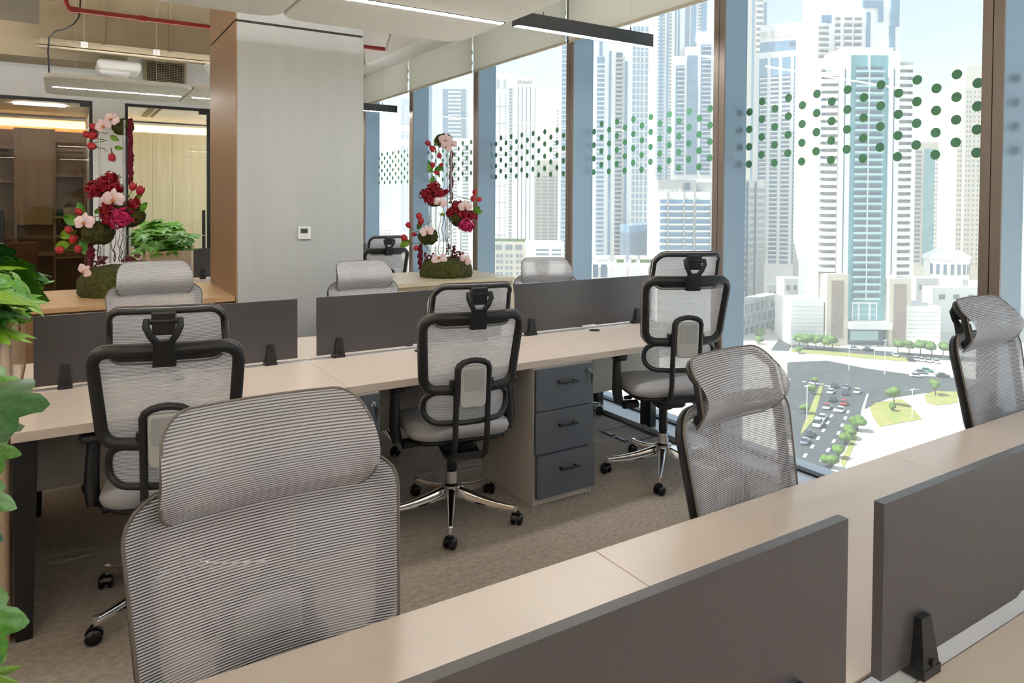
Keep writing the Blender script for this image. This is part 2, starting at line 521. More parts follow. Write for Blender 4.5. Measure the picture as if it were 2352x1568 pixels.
# rafts with line lamps, and the dark pendants that carry the line on to the windows
def raft(xa, xb, yc, label, half=0.61):
    upm = M['upfill_far'] if (yc > 6 and xa > -0.5) else (M['upfill'] if (xa < -0.5 or yc < 0) else M['upfill_low'])
    dnm = M['lampdim'] if 0 < yc < 1 else M['lampstrip']
    t = thing('ceiling_raft', label, 'ceiling panel', ((xa + xb) / 2, yc, 2.58), group='felt ceiling rafts')
    o = MB().slab(xb - xa, 2 * half, 0.13, 2.584, 2.622, 0.006, (xa + xb) / 2, yc, 8).build('felt_board', M['raft'], t)
    MB().box(xa + 0.05, xb - 0.02, yc - 0.026, yc + 0.026, 2.5805, 2.585).build('lamp_housing', M['blackmetal'], t)
    MB().box(xa + 0.06, xb - 0.03, yc - 0.020, yc + 0.020, 2.579, 2.5825).build('light_strip', dnm, t)
    MB().box(xa + 0.06, xb - 0.06, yc - 0.03, yc + 0.03, 2.6225, 2.632).build('added_fill_strip', upm, t)  # added strip on top of the board, upward fill only
    for x in (xa + 0.25, xb - 0.25):
        MB().cyl((x, yc, 2.62), (x, yc, 3.9), 0.0016, n=6).build('suspension_wire', M['steel'], t)
    return t
def pendant(xa, xb, yc, label):
    t = thing('pendant_lamp', label, 'lamp', ((xa + xb) / 2, yc, 2.58), group='slim dark line pendants')
    b = MB()
    b.box(xa, xb, yc - 0.034, yc - 0.026, 2.58, 2.662).box(xa, xb, yc + 0.026, yc + 0.034, 2.58, 2.662).box(xa, xb, yc - 0.026, yc + 0.026, 2.65, 2.662)
    b.box(xa, xa + 0.004, yc - 0.026, yc + 0.026, 2.58, 2.65).box(xb - 0.004, xb, yc - 0.026, yc + 0.026, 2.58, 2.65)
    b.build('housing', M['lampbody'], t)
    MB().box(xa + 0.004, xb - 0.004, yc - 0.026, yc + 0.026, 2.5815, 2.588).build('light_strip', M['lampdim'] if yc < 1 else M['lampstrip'], t)
    MB().box(xa + 0.02, xb - 0.45, yc - 0.015, yc + 0.015, 2.6622, 2.664).build('added_fill_strip', M['upfill_far'], t)  # same added upward fill on the pendant
    for x in (xa + 0.2, xb - 0.17):
        MB().cyl((x, yc, 2.66), (x, yc, 3.9), 0.0014, n=6).build('suspension_wire', M['steel'], t)
        MB().cyl((x, yc, 2.66), (x, yc, 2.69), 0.004, n=8).build('wire_grip', M['blackmetal'], t)
M['lampbody'] = mat('lamp_body', srgb(62, 64, 68), 0.4)
raft(-0.14, 1.036, 3.545, 'white felt raft with a line lamp, over the desk beside the planter', 0.615)
raft(1.044, 2.19, 3.545, 'white felt raft with a line lamp, in front of the column', 0.615)
raft(-0.14, 1.036, 7.82, 'white felt raft with a line lamp, before the glazed meeting rooms')
raft(1.044, 2.19, 7.82, 'white felt raft with a line lamp, mostly hidden behind the column')
raft(-0.14, 1.036, 0.62, 'white felt raft with a line lamp, overhead beside the viewer')
raft(1.044, 2.19, 0.62, 'white felt raft with a line lamp, over the nearest dividing screens')
raft(-0.14, 2.19, -1.85, 'white felt raft with a line lamp, behind the viewer')
raft(-2.75, -1.0 , -1.85, 'white felt raft with a line lamp, behind the viewer on the inner side')
raft(-2.75, -1.0, 3.545, 'white felt raft with a line lamp, out of the picture past the planter')
raft(-2.75, -1.0, 0.62, 'white felt raft with a line lamp, out of the picture beside the viewer')
raft(-2.75, -1.0, 7.82, 'white felt raft with a line lamp, out of the picture by the meeting rooms')
pendant(2.25, 3.315, 3.545, 'slim dark line pendant hanging before the dotted window')
pendant(2.25, 3.315, 7.82, 'slim dark line pendant half hidden behind the column')
pendant(2.25, 3.315, 0.62, 'slim dark line pendant above the nearest desks')

# open services over the far aisle
t = thing('sprinkler_pipe', 'red sprinkler pipe crossing the open ceiling', 'pipe', (0.5, 7.4, 3.24))
MB().tube([(0.03, 7.4, 3.9), (0.03, 7.4, 3.28), (0.05, 7.4, 3.225), (0.10, 7.4, 3.215), (3.0, 7.4, 3.215)], 0.021, 10).build('pipe_run', M['redpipe'], t, 40)
for x in (0.09, 0.63):
    MB().cyl((x - 0.03, 7.4, 3.215), (x + 0.03, 7.4, 3.215), 0.029, n=12).build('coupling', M['redpipe'], t, 40)
M['duct'] = mat('painted_duct', srgb(176, 162, 134), 0.75, noise=((2, 2, 2), srgb(164, 150, 124)))
M['duct2'] = mat('painted_beam', srgb(190, 166, 138), 0.8)
t = thing('air_duct', 'wide beige air duct boxed across the open ceiling', 'duct', (1.4, 8.5, 3.1))
MB().box(-0.18, 3.0, 8.15, 8.8, 3.09, 3.62).build('duct_body', M['duct'], t)
for x in (0.35, 0.95, 1.5):
    MB().box(x - 0.012, x + 0.012, 8.135, 8.82, 3.08, 3.63).build('flange', M['duct'], t)
t = thing('branch_duct', 'lower beige duct running behind the wide one', 'duct', (-1, 9.4, 3.05))
MB().box(-3.19, 0.62, 9.1, 9.6, 3.05, 3.4).build('duct_body', M['duct'], t)
t = thing('ceiling_beam', 'deep painted beam slanting in at the corner of the open ceiling', 'beam', (-1, 6.0, 3.2))
MB().box(-3.19, -0.02, 5.6, 6.35, 3.02, 3.9).build('beam_body', M['duct2'], t)
t = thing('cable_tray', 'slim cable tray hung under the wide duct', 'cable tray', (1, 8.0, 3.0))
MB().box(-0.2, 3.0, 7.98, 8.10, 2.985, 2.992).box(-0.2, 3.0, 7.98, 7.984, 2.985, 3.03).box(-0.2, 3.0, 8.096, 8.10, 2.985, 3.03).build('tray_channel', M['duct'], t)
for x in (0.18, 0.8, 1.4):
    MB().cyl((x, 7.97, 2.98), (x, 7.97, 3.9), 0.004, n=6).build('hanger_rod', M['steel'], t)
    MB().box(x - 0.03, x + 0.03, 7.955, 7.985, 3.0, 3.05).build('hanger_clip', M['white'], t)
t = thing('supply_cable', 'black lamp cable looping down from the soffit', 'cable', (0.1, 7.6, 2.7))
MB().tube([(0.14, 7.5, 3.9), (0.14, 7.5, 3.3), (0.13, 7.5, 3.18), (0.09, 7.5, 3.11), (0.03, 7.6, 3.08), (-0.05, 7.7, 3.07), (-0.1, 7.78, 3.02), (-0.11, 7.82, 2.9), (-0.10, 7.82, 2.634)], 0.007, 8).build('cable_run', M['blackmetal'], t, 60)
t = thing('fan_coil_unit', 'white rounded fan coil casing under the tray', 'air conditioner', (0.5, 8.7, 2.9))
MB().slab(0.42, 0.5, 0.04, 2.93, 3.04, 0.03, 0.52, 8.95).build('casing', M['white'], t, 50)
MB().slab(0.3, 0.4, 0.03, 2.88, 2.94, 0.025, 0.47, 8.9).build('drain_pan', M['white'], t, 50)
t = thing('junction_pipe_box', 'white angled pipe box by the vent grille', 'box', (1.5, 8.6, 3.0))
MB().hexa([(1.42, 8.5, 2.98), (1.75, 8.5, 2.98), (1.75, 8.79, 2.98), (1.42, 8.79, 2.98), (1.36, 8.5, 3.078), (1.75, 8.5, 3.078), (1.75, 8.79, 3.078), (1.36, 8.79, 3.078)]).build('casing', M['white'], t)
t = thing('vent_grille', 'square return air grille with thin louvres on the white wall', 'vent', (1.1, 9.98, 3.14))
MB().box(0.86, 1.34, 9.985, 9.999, 2.98, 3.30).build('backing', M['blackmetal'], t)
fr = MB()
fr.box(0.86, 1.34, 9.95, 9.985, 2.98, 3.01).box(0.86, 1.34, 9.95, 9.985, 3.27, 3.30).box(0.86, 0.89, 9.95, 9.985, 3.01, 3.27).box(1.31, 1.34, 9.95, 9.985, 3.01, 3.27)
fr.build('grille_frame', M['duct'], t)
for i in range(12):
    z = 3.02 + i * 0.0212
    MB().box(0.89, 1.31, 9.955, 9.975, z, z + 0.006).build('louvre', M['duct'], t)
for i in range(14):
    x = 0.905 + i * 0.03
    MB().box(x, x + 0.005, 9.965, 9.98, 3.01, 3.27).build('louvre_bar', M['duct'], t)

M['mpanel'] = emis('fill_panel', (1.0, 0.97, 0.86), 5.0)  # glow of the fill panel added in the clear meeting room
# glazed meeting rooms
def partition(name, xa, xb, label, handle=None, clip=True):
    t = thing(name, label, 'partition', ((xa + xb) / 2, 10.05, 0))
    MB().box(xa, xb, 10.02, 10.06, 2.70, 2.735).box(xa, xa + 0.035, 10.02, 10.06, 0, 2.70).box(xb - 0.035, xb, 10.02, 10.06, 0, 2.70).box(xa, xb, 10.02, 10.06, 0, 0.03).build('frame', M['blackmetal'], t)
    MB().box(xa + 0.035, xb - 0.035, 10.035, 10.045, 0.03, 2.70).build('pane', M['iglass'] if xa < 0 else M['iclear'], t)
    if handle:
        h = MB()
        h.tube([(handle, 9.97, 0.55), (handle, 9.97, 1.415)], 0.021, 10)
        h.cyl((handle, 9.97, 0.65), (handle, 10.04, 0.65), 0.01).cyl((handle, 9.97, 1.32), (handle, 10.04, 1.32), 0.01)
        h.build('pull_handle', M['blackmetal'], t, 40)
    MB().box(xb - 0.13, xb - 0.02, 10.01, 10.07, 2.66, 2.70).build('corner_patch', M['blackmetal'], t)
partition('glass_partition', -1.9, 0.305, 'tinted glass meeting room front with black frame, before the brown shelves', -0.60)
partition('glass_partition', 0.65, 1.63, 'glass meeting room front with black frame, before the pale panelled wall', 1.545)
partition('glass_partition', 1.63, 3.36, 'glass meeting room front with black frame, hidden behind the column')
struct('ceiling_meeting', MB().box(-6, 3.4, 10.12, 13.3, 2.82, 2.9), M['mceil'] if 'mceil' in M else M['white'], 'low white ceiling inside the meeting rooms')
def cove(xa, xb, label):
    t = thing('cove_lamp', label, 'lamp', ((xa + xb) / 2, 13.2, 2.7), group='amber cove lamps of the meeting rooms')
    MB().box(xa, xb, 13.22, 13.295, 2.665, 2.765).build('light_strip', M['cove'], t)
    MB().box(xa, xb, 13.05, 13.299, 2.765, 2.80).build('cove_shelf', M['white'], t)
cove(-6, 0.30, 'amber cove lamp glowing above the brown shelves')
cove(0.66, 3.3, 'amber cove lamp glowing above the pale panelled wall')
t = thing('line_lamp', 'thin warm line lamp on the meeting room ceiling', 'lamp', (-0.26, 11.5, 2.8))
MB().box(-0.55, 0.03, 11.49, 11.52, 2.80, 2.82).build('light_strip', M['mlamp'] if 'mlamp' in M else M['lampstrip'], t)
for i, (xa, xb) in enumerate(((1.02, 1.09), (1.14, 1.17))):
    t = thing('slot_diffuser', ('wide' if i == 0 else 'narrow') + ' black slot diffuser in the meeting room ceiling', 'vent', (xa, 11.5, 2.81), group='slot diffusers')
    MB().box(xa, xb, 10.6, 12.2, 2.805, 2.82).build('slot_body', M['blackmetal'], t)
t = thing('panel_wall', 'pale panelled feature wall at the back of the clear meeting room', 'wall panel', (1.9, 13.2, 0))
M['palepanel'] = mat('pale_panel', srgb(236, 228, 198), 0.5, noise=((16, 16, 0.8), srgb(222, 212, 178), 4))
for i in range(9):
    MB().box(0.66 + 0.3 * i, 0.957 + 0.3 * i, 13.20 - 0.006 * (i % 2), 13.295, 0, 2.66).build('panel', M['palepanel'], t)
t = thing('added_fill_panel', 'flat fill light added on the clear meeting room ceiling', 'lamp', (2.3, 11.6, 2.8))
MB().box(1.9, 2.7, 11.3, 11.9, 2.80, 2.82).build('diffuser', M['mpanel'], t)  # added glow that brightens the pale panelled room
# wall of shelves in the first meeting room
M['shelfwood'] = mat('brown_veneer', srgb(166, 132, 92), 0.5, noise=((40, 40, 1.5), srgb(146, 114, 78), 5))
M['shelfback'] = mat('beige_panel', srgb(150, 126, 98), 0.6)
t = thing('shelf_wall', 'brown veneer storage wall with open niches behind the tinted glass', 'shelf', (-0.8, 13.0, 0))
MB().box(-3.2, 0.30, 13.22, 13.295, 0, 2.60).build('back_panel', M['shelfback'], t)
for xa, xb, za, zb in ((-0.585, -0.12, 1.16, 2.6), (-3.2, -1.4, 1.16, 2.6)):
    MB().box(xa, xb, 12.84, 13.22, za, zb).build('cupboard_door', M['shelfwood'], t)
for x in (-0.60, -0.115, 0.285):
    MB().box(x - 0.015, x + 0.015, 12.84, 13.22, 0.0, 2.6).build('upright', M['shelfwood'], t)
for xa, xb, z in ((-0.10, 0.27, 0.65), (-0.10, 0.27, 1.27), (-0.10, 0.27, 1.90), (-1.4, -0.615, 1.25), (-1.4, -0.615, 1.80), (-1.4, -0.615, 2.3)):
    MB().box(xa, xb, 12.85, 13.22, z - 0.012, z + 0.012).build('shelf_board', M['shelfwood'], t)
MB().box(-3.2, -0.13, 12.7, 13.22, 0.70, 0.74).build('counter_top', M['shelfwood'], t)
t = thing('storage_basket', 'pale woven basket on a niche shelf', 'basket', (0.1, 13.0, 1.285))
MB().loft([[(x, y, z) for x, y in rrect(wd, 0.16, 0.02, 3, 0.11, 13.0)] for wd, z in ((0.20, 1.283), (0.235, 1.42))]).build('basket_body', mat('basket', srgb(196, 184, 156), 0.9), t)
MB().tube([(0.02, 13.0, 1.42), (0.05, 13.0, 1.455), (0.1, 13.0, 1.46)], 0.008).build('basket_handle', M['twig'], t)
t = thing('green_jar', 'small green jar beside the basket', 'jar', (-0.045, 13.0, 1.283))
MB().lathe([(0.03, 1.283), (0.04, 1.30), (0.04, 1.36), (0.028, 1.375), (0.028, 1.39)], 14, (-0.045, 13.0, 0)).build('jar_body', mat('green_glaze', srgb(36, 82, 58), 0.3), t, 50)
t = thing('meeting_chair', 'brown leather chair back behind the tinted glass', 'chair', (-0.45, 11.4, 0))
M['leather'] = mat('brown_leather', srgb(104, 56, 30), 0.5)
MB().slab(0.46, 0.05, 0.02, 0.5, 0.97, 0.02, -0.52, 11.5).build('backrest', M['leather'], t, 50)
MB().slab(0.46, 0.46, 0.05, 0.40, 0.48, 0.02, -0.52, 11.28).build('seat', M['leather'], t, 50)
for sx in (-0.2, 0.2):
    for sy in (-0.2, 0.2):
        MB().cyl((-0.52 + sx, 11.28 + sy, 0), (-0.52 + sx, 11.28 + sy, 0.41), 0.014).build('leg', M['blackmetal'], t)

# thermostat
t = thing('thermostat', 'small white wall thermostat with a green display on the column', 'thermostat', (1.428, 4.99, 1.322))
MB().prism(rrect(0.088, 0.088, 0.006, 3, 1.428, 1.322), 'y', 4.984, 5.0).build('casing', M['white'], t, 40)
MB().box(1.400, 1.450, 4.9825, 4.984, 1.318, 1.352).build('display', M['lcd'], t)
for x in (1.418, 1.434):
    MB().box(x, x + 0.009, 4.982, 4.9825, 1.325, 1.345).build('digit', M['lcdink'], t)
for x in (1.404, 1.420, 1.436):
    MB().box(x, x + 0.010, 4.982, 4.984, 1.296, 1.300).build('key', M['greyplastic'], t)
# ================================================================ desks
DZ, DT = 0.74, 0.036
def desk(i, yc, s, label, x0, ends=(False, False), grommet=True, group=None):
    """one workstation: s = -1 the side facing the viewer, +1 the far side"""
    xa, xb = x0 + 0.001, x0 + 1.199
    t = thing('office_desk', label, 'desk', ((xa + xb) / 2, yc + s * 0.32, 0), group=group)
    y_in, y_out = yc + s * 0.028, yc + s * 0.613
    cy, dp = (y_in + y_out) / 2, abs(y_out - y_in)
    MB().slab(xb - xa, dp, 0.002, DZ - DT, DZ, 0.0012, (xa + xb) / 2, cy, 2).build('tabletop', M['desk'], t)
    ym = yc + s * 0.09
    MB().box(xa + 0.06, xb - 0.06, ym - 0.009, ym + 0.009, 0.345, DZ - DT).build('modesty_panel', M['modesty'], t)
    if ends[0]:
        ya, yb = sorted((yc + s * 0.60, yc + s * 0.545))
        MB().hexa([(xa + 0.008, ya, 0), (xa + 0.058, ya, 0), (xa + 0.058, yb, 0), (xa + 0.008, yb, 0), (xa + 0.004, ya, DZ - DT), (xa + 0.078, ya, DZ - DT), (xa + 0.078, yb, DZ - DT), (xa + 0.004, yb, DZ - DT)]).build('leg', M['blackmetal'], t)
    if ends[1]:
        ya, yb = sorted((yc + s * 0.60, yc + s * 0.545))
        MB().hexa([(xb - 0.058, ya, 0), (xb - 0.008, ya, 0), (xb - 0.008, yb, 0), (xb - 0.058, yb, 0), (xb - 0.078, ya, DZ - DT), (xb - 0.004, ya, DZ - DT), (xb - 0.004, yb, DZ - DT), (xb - 0.078, yb, DZ - DT)]).build('leg', M['blackmetal'], t)
        MB().box(xb - 0.09, xb - 0.04, yc + s * 0.03 - 0.02, yc + s * 0.03 + 0.02, 0, DZ - DT).build('leg', M['blackmetal'], t)
    if grommet:
        gx, gy = x0 + 0.59, yc + s * 0.088
        MB().lathe([(0.034, DZ), (0.034, DZ + 0.003), (0.030, DZ + 0.0045)], 20, (gx, gy, 0)).build('cable_grommet', M['blackmetal'], t, 40)
    return t

def tray(yc, xa, xb, label):
    t = thing('cable_channel', label, 'cable channel', ((xa + xb) / 2, yc, 0.7))
    MB().box(xa, xb, yc - 0.024, yc + 0.024, DZ - 0.034, DZ - 0.004).build('channel_cover', M['deskedge'], t)

def screen(x0, yc, label, group, length=1.10):
    xa, xb = x0 + 0.05, x0 + 0.05 + length
    t = thing('divider_screen', label, 'desk screen', ((xa + xb) / 2, yc, DZ), group=group)
    xm = (xa + xb) / 2
    poly = [(xa, 0.757), (xm - 0.07, 0.757), (xm - 0.05, 0.764), (xm + 0.05, 0.764), (xm + 0.07, 0.757), (xb, 0.757), (xb, 1.054), (xa, 1.054)]
    MB().prism(poly, 'y', yc - 0.009, yc + 0.009).build('panel', M['screen'], t)
    for cx in (xa + 0.112, xb - 0.132):
        c = MB()
        for s in (-1, 1):
            ya, yb = (yc + s * 0.0095), (yc + s * 0.034)
            yt = yc + s * 0.022
            c.hexa([(cx - 0.027, ya, DZ), (cx + 0.027, ya, DZ), (cx + 0.027, yb, DZ), (cx - 0.027, yb, DZ), (cx - 0.015, ya, DZ + 0.098), (cx + 0.015, ya, DZ + 0.098), (cx + 0.015, yt, DZ + 0.098), (cx - 0.015, yt, DZ + 0.098)] if s > 0 else
                   [(cx - 0.027, yb, DZ), (cx + 0.027, yb, DZ), (cx + 0.027, ya, DZ), (cx - 0.027, ya, DZ), (cx - 0.015, yt, DZ + 0.098), (cx + 0.015, yt, DZ + 0.098), (cx + 0.015, ya, DZ + 0.098), (cx - 0.015, ya, DZ + 0.098)])
        c.box(cx - 0.027, cx + 0.027, yc - 0.034, yc + 0.034, DZ, DZ + 0.016)
        k = c.build('clamp', M['black'], t)
        MB().cyl((cx, yc - 0.036, DZ + 0.025), (cx, yc - 0.030, DZ + 0.025), 0.006, n=12).build('screw', M['blackmetal'], k)
    return t

def pedestal(x0, yf, label):
    t = thing('drawer_pedestal', label, 'drawers', (x0 + 0.187, yf + 0.28, 0), group='three drawer pedestals under the desks')
    b = MB().box(x0, x0 + 0.014, yf + 0.004, yf + 0.52, 0, 0.703).box(x0 + 0.36, x0 + 0.374, yf + 0.004, yf + 0.52, 0, 0.703)
    b.box(x0 + 0.014, x0 + 0.36, yf + 0.50, yf + 0.52, 0, 0.703).box(x0 + 0.014, x0 + 0.36, yf + 0.01, yf + 0.5, 0, 0.045).box(x0 + 0.014, x0 + 0.36, yf + 0.01, yf + 0.5, 0.69, 0.703)
    b.build('body', M['pedestal'], t)
    for k, (za, zb, out) in enumerate(((0.046, 0.262, 0.016), (0.266, 0.482, 0.0), (0.486, 0.700, 0.0))):
        y = yf - 0.016 - out
        d = MB().prism(rrect(0.366, zb - za, 0.002, 1, x0 + 0.187, (za + zb) / 2), 'y', y, y + 0.018).build('drawer', M['slate'], t)
        zc = (za + zb) / 2 + 0.03
        h = MB().cyl((x0 + 0.13, y - 0.028, zc), (x0 + 0.25, y - 0.028, zc), 0.0055, n=10)
        for x in (x0 + 0.145, x0 + 0.235):
            h.cyl((x, y, zc), (x, y - 0.028, zc), 0.005, n=8)
        h.build('handle', M['blackmetal'], d, 40)
    y = yf - 0.016
    lk = MB().cyl((x0 + 0.335, y, 0.66), (x0 + 0.335, y - 0.012, 0.66), 0.012, n=18).build('lock', M['chrome'], t, 40)
    k = MB().box(x0 + 0.333, x0 + 0.337, y - 0.032, y - 0.012, 0.654, 0.666).build('key', M['steel'], lk)
    MB().prism([(x0 + 0.338, 0.652), (x0 + 0.349, 0.648), (x0 + 0.351, 0.625), (x0 + 0.347, 0.612), (x0 + 0.345, 0.590), (x0 + 0.341, 0.590), (x0 + 0.340, 0.612), (x0 + 0.336, 0.626)], 'y', y - 0.026, y - 0.022).build('spare_key', M['blackmetal'], lk)
M['pedestal'] = mat('pedestal_laminate', srgb(214, 206, 196), 0.45)

names = ('beside the tall planter', 'in the middle of the row', 'at the window end')
for j in range(3):
    x = X0 + 1.2 * j
    desk(j, ROWS[2], -1, 'white topped desk %s, near side of the second row' % names[j], x, (j == 0, j == 2), True, 'desks of the second row')
    desk(j, ROWS[2], 1, 'white topped desk %s, far side of the second row' % names[j], x, (j == 0, j == 2), True, 'desks of the second row')
    screen(x, ROWS[2], ('charcoal screen behind the black framed chair by the planter', 'charcoal screen in the middle of the second row', 'charcoal screen nearest the windows in the second row')[j], 'charcoal screens of the second row')
for j in range(3):
    x = X0 + 1.2 * j
    desk(j, ROWS[1], 1, ('white topped desk under the largest mesh chair', 'white topped desk between the two seams in the front row', 'white topped desk at the front row end near the street view')[j], x, (j == 0, j == 2), False, 'desks of the front row')
    desk(j, ROWS[1], -1, ('beige lit desk nearest the viewer, out of sight', 'beige lit desk in the corner below the front screen clamp', 'beige lit desk of the front row past the frame edge')[j], x, (j == 0, j == 2), False, 'desks of the front row')
    screen(x + 0.052, ROWS[1] - 0.002, ('charcoal screen of the front row, hidden under the frame', 'charcoal screen filling the bottom of the picture', 'charcoal screen with a clamp at its lower corner')[j] if j else 'charcoal screen cut off by the bottom of the picture', 'charcoal screens of the front row')
for j in (1, 2):
    x = X0 + 1.2 * j
    for s in (-1, 1):
        desk(j, ROWS[3], s, 'white topped desk of the far row %s, %s side' % (('behind the column', 'by the windows')[j - 1], 'near' if s < 0 else 'far'), x, (j == 1, j == 2), False, 'desks of the far row')
    screen(x, ROWS[3], 'charcoal screen of the far row %s' % ('beside the small planter', 'behind the distant chair')[j - 1], 'charcoal screens of the far row')
tray(ROWS[2], X0, X0 + 3.6, 'pale cable channel between the desks of the second row')
tray(ROWS[1], X0, X0 + 3.6, 'pale cable channel between the desks of the front row')
tray(ROWS[3], X0 + 1.2, X0 + 3.6, 'pale cable channel between the desks of the far row')
pedestal(1.04 - 0.233, 2.965, 'slate three drawer pedestal half hidden by the largest chair')
pedestal(2.24 - 0.233, 2.965, 'slate three drawer pedestal with a white side in plain view')

# floor box
t = thing('floor_box', 'carpet topped floor socket box with two black cable flaps', 'floor box', (3.18, 3.58, 0))
b = MB()
b.box(3.05, 3.30, 3.44, 3.447, 0, 0.003).box(3.05, 3.30, 3.713, 3.72, 0, 0.003).box(3.05, 3.057, 3.447, 3.713, 0, 0.003).box(3.293, 3.30, 3.447, 3.713, 0, 0.003)
b.build('frame', M['blackmetal'], t)
for ya in (3.47, 3.60):
    MB().box(3.062, 3.092, ya, ya + 0.095, 0.0, 0.007).build('cable_flap', M['blackmetal'], t)

# ================================================================ cabinets
def cabinet(xa, xb, ya, yb, h, label, doors, body, top='oak'):
    t = thing('storage_cabinet', label, 'cabinet', ((xa + xb) / 2, (ya + yb) / 2, 0))
    MB().box(xa + 0.005, xb - 0.005, ya + 0.03, yb, 0, h - 0.055).build('carcass', body, t)
    MB().box(xa, xb, ya, yb + 0.005, h - 0.03, h).build('top_board', M[top], t)
    MB().box(xa + 0.01, xb - 0.01, ya + 0.022, yb - 0.01, h - 0.055, h - 0.03).build('shadow_gap', body, t)
    n = doors
    wd = (xb - xa) / n
    for i in range(n):
        MB().box(xa + i * wd + 0.002, xa + (i + 1) * wd - 0.002, ya + 0.008, ya + 0.028, 0.06, h - 0.06).build('door', body, t)
cabinet(-1.1, 0.972, 5.02, 5.97, 0.90, 'low oak cabinet carrying the shaded flower display', 4, M['oakshaded'])
cabinet(1.868, 3.285, 5.15, 5.97, 0.90, 'low pale cabinet carrying the flower display by the windows', 3, M['oakdaylit'], 'oakdaylit')

# ================================================================ office chairs
def back_grid(wfun, z0, z1, yfun, cor, ns=22, nt_=10, off=0.0, hem=0.0):
    """points of a rounded, curved panel; wfun(t) full width, yfun(s, t) depth"""
    H = z1 - z0
    g, uv = [], []
    for i in range(nt_ + 1):
        row = []
        for j in range(ns + 1):
            s = -1 + 2 * j / ns
            s = math.copysign(1 - (1 - abs(s)) ** 1.25, s)
            hw = wfun(0.5) / 2
            e = max(0.0, abs(s) * hw - (hw - cor)) / cor
            cut = cor * (1 - math.sqrt(max(0.0, 1 - e * e)))
            z = z0 + cut + (H - 2 * cut) * i / nt_
            t = (z - z0) / H
            x = s * wfun(t) / 2
            row.append(Vector((x, yfun(s, t) + off, z)))
            uv.append((x, z))
        g.append(row)
    return g, uv
def ring_path(wfun, z0, z1, yfun, cor, inset, off, n=6, seg=5):
    H = z1 - z0
    W = wfun(0.5)
    pts = []
    base = rrect(W - 2 * inset, H - 2 * inset, max(cor - inset, 0.01), n, 0, H / 2)
    m = len(base)
    for i in range(m):
        a, b = base[i], base[(i + 1) % m]
        L = math.hypot(b[0] - a[0], b[1] - a[1])
        k = max(1, int(L / 0.05))
        for q in range(k):
            x, z = a[0] + (b[0] - a[0]) * q / k, a[1] + (b[1] - a[1]) * q / k
            t = z / H
            x2 = x * wfun(t) / W
            s = x2 / (wfun(t) / 2)
            pts.append(Vector((x2, yfun(s, t) + off, z0 + z)))
    return pts

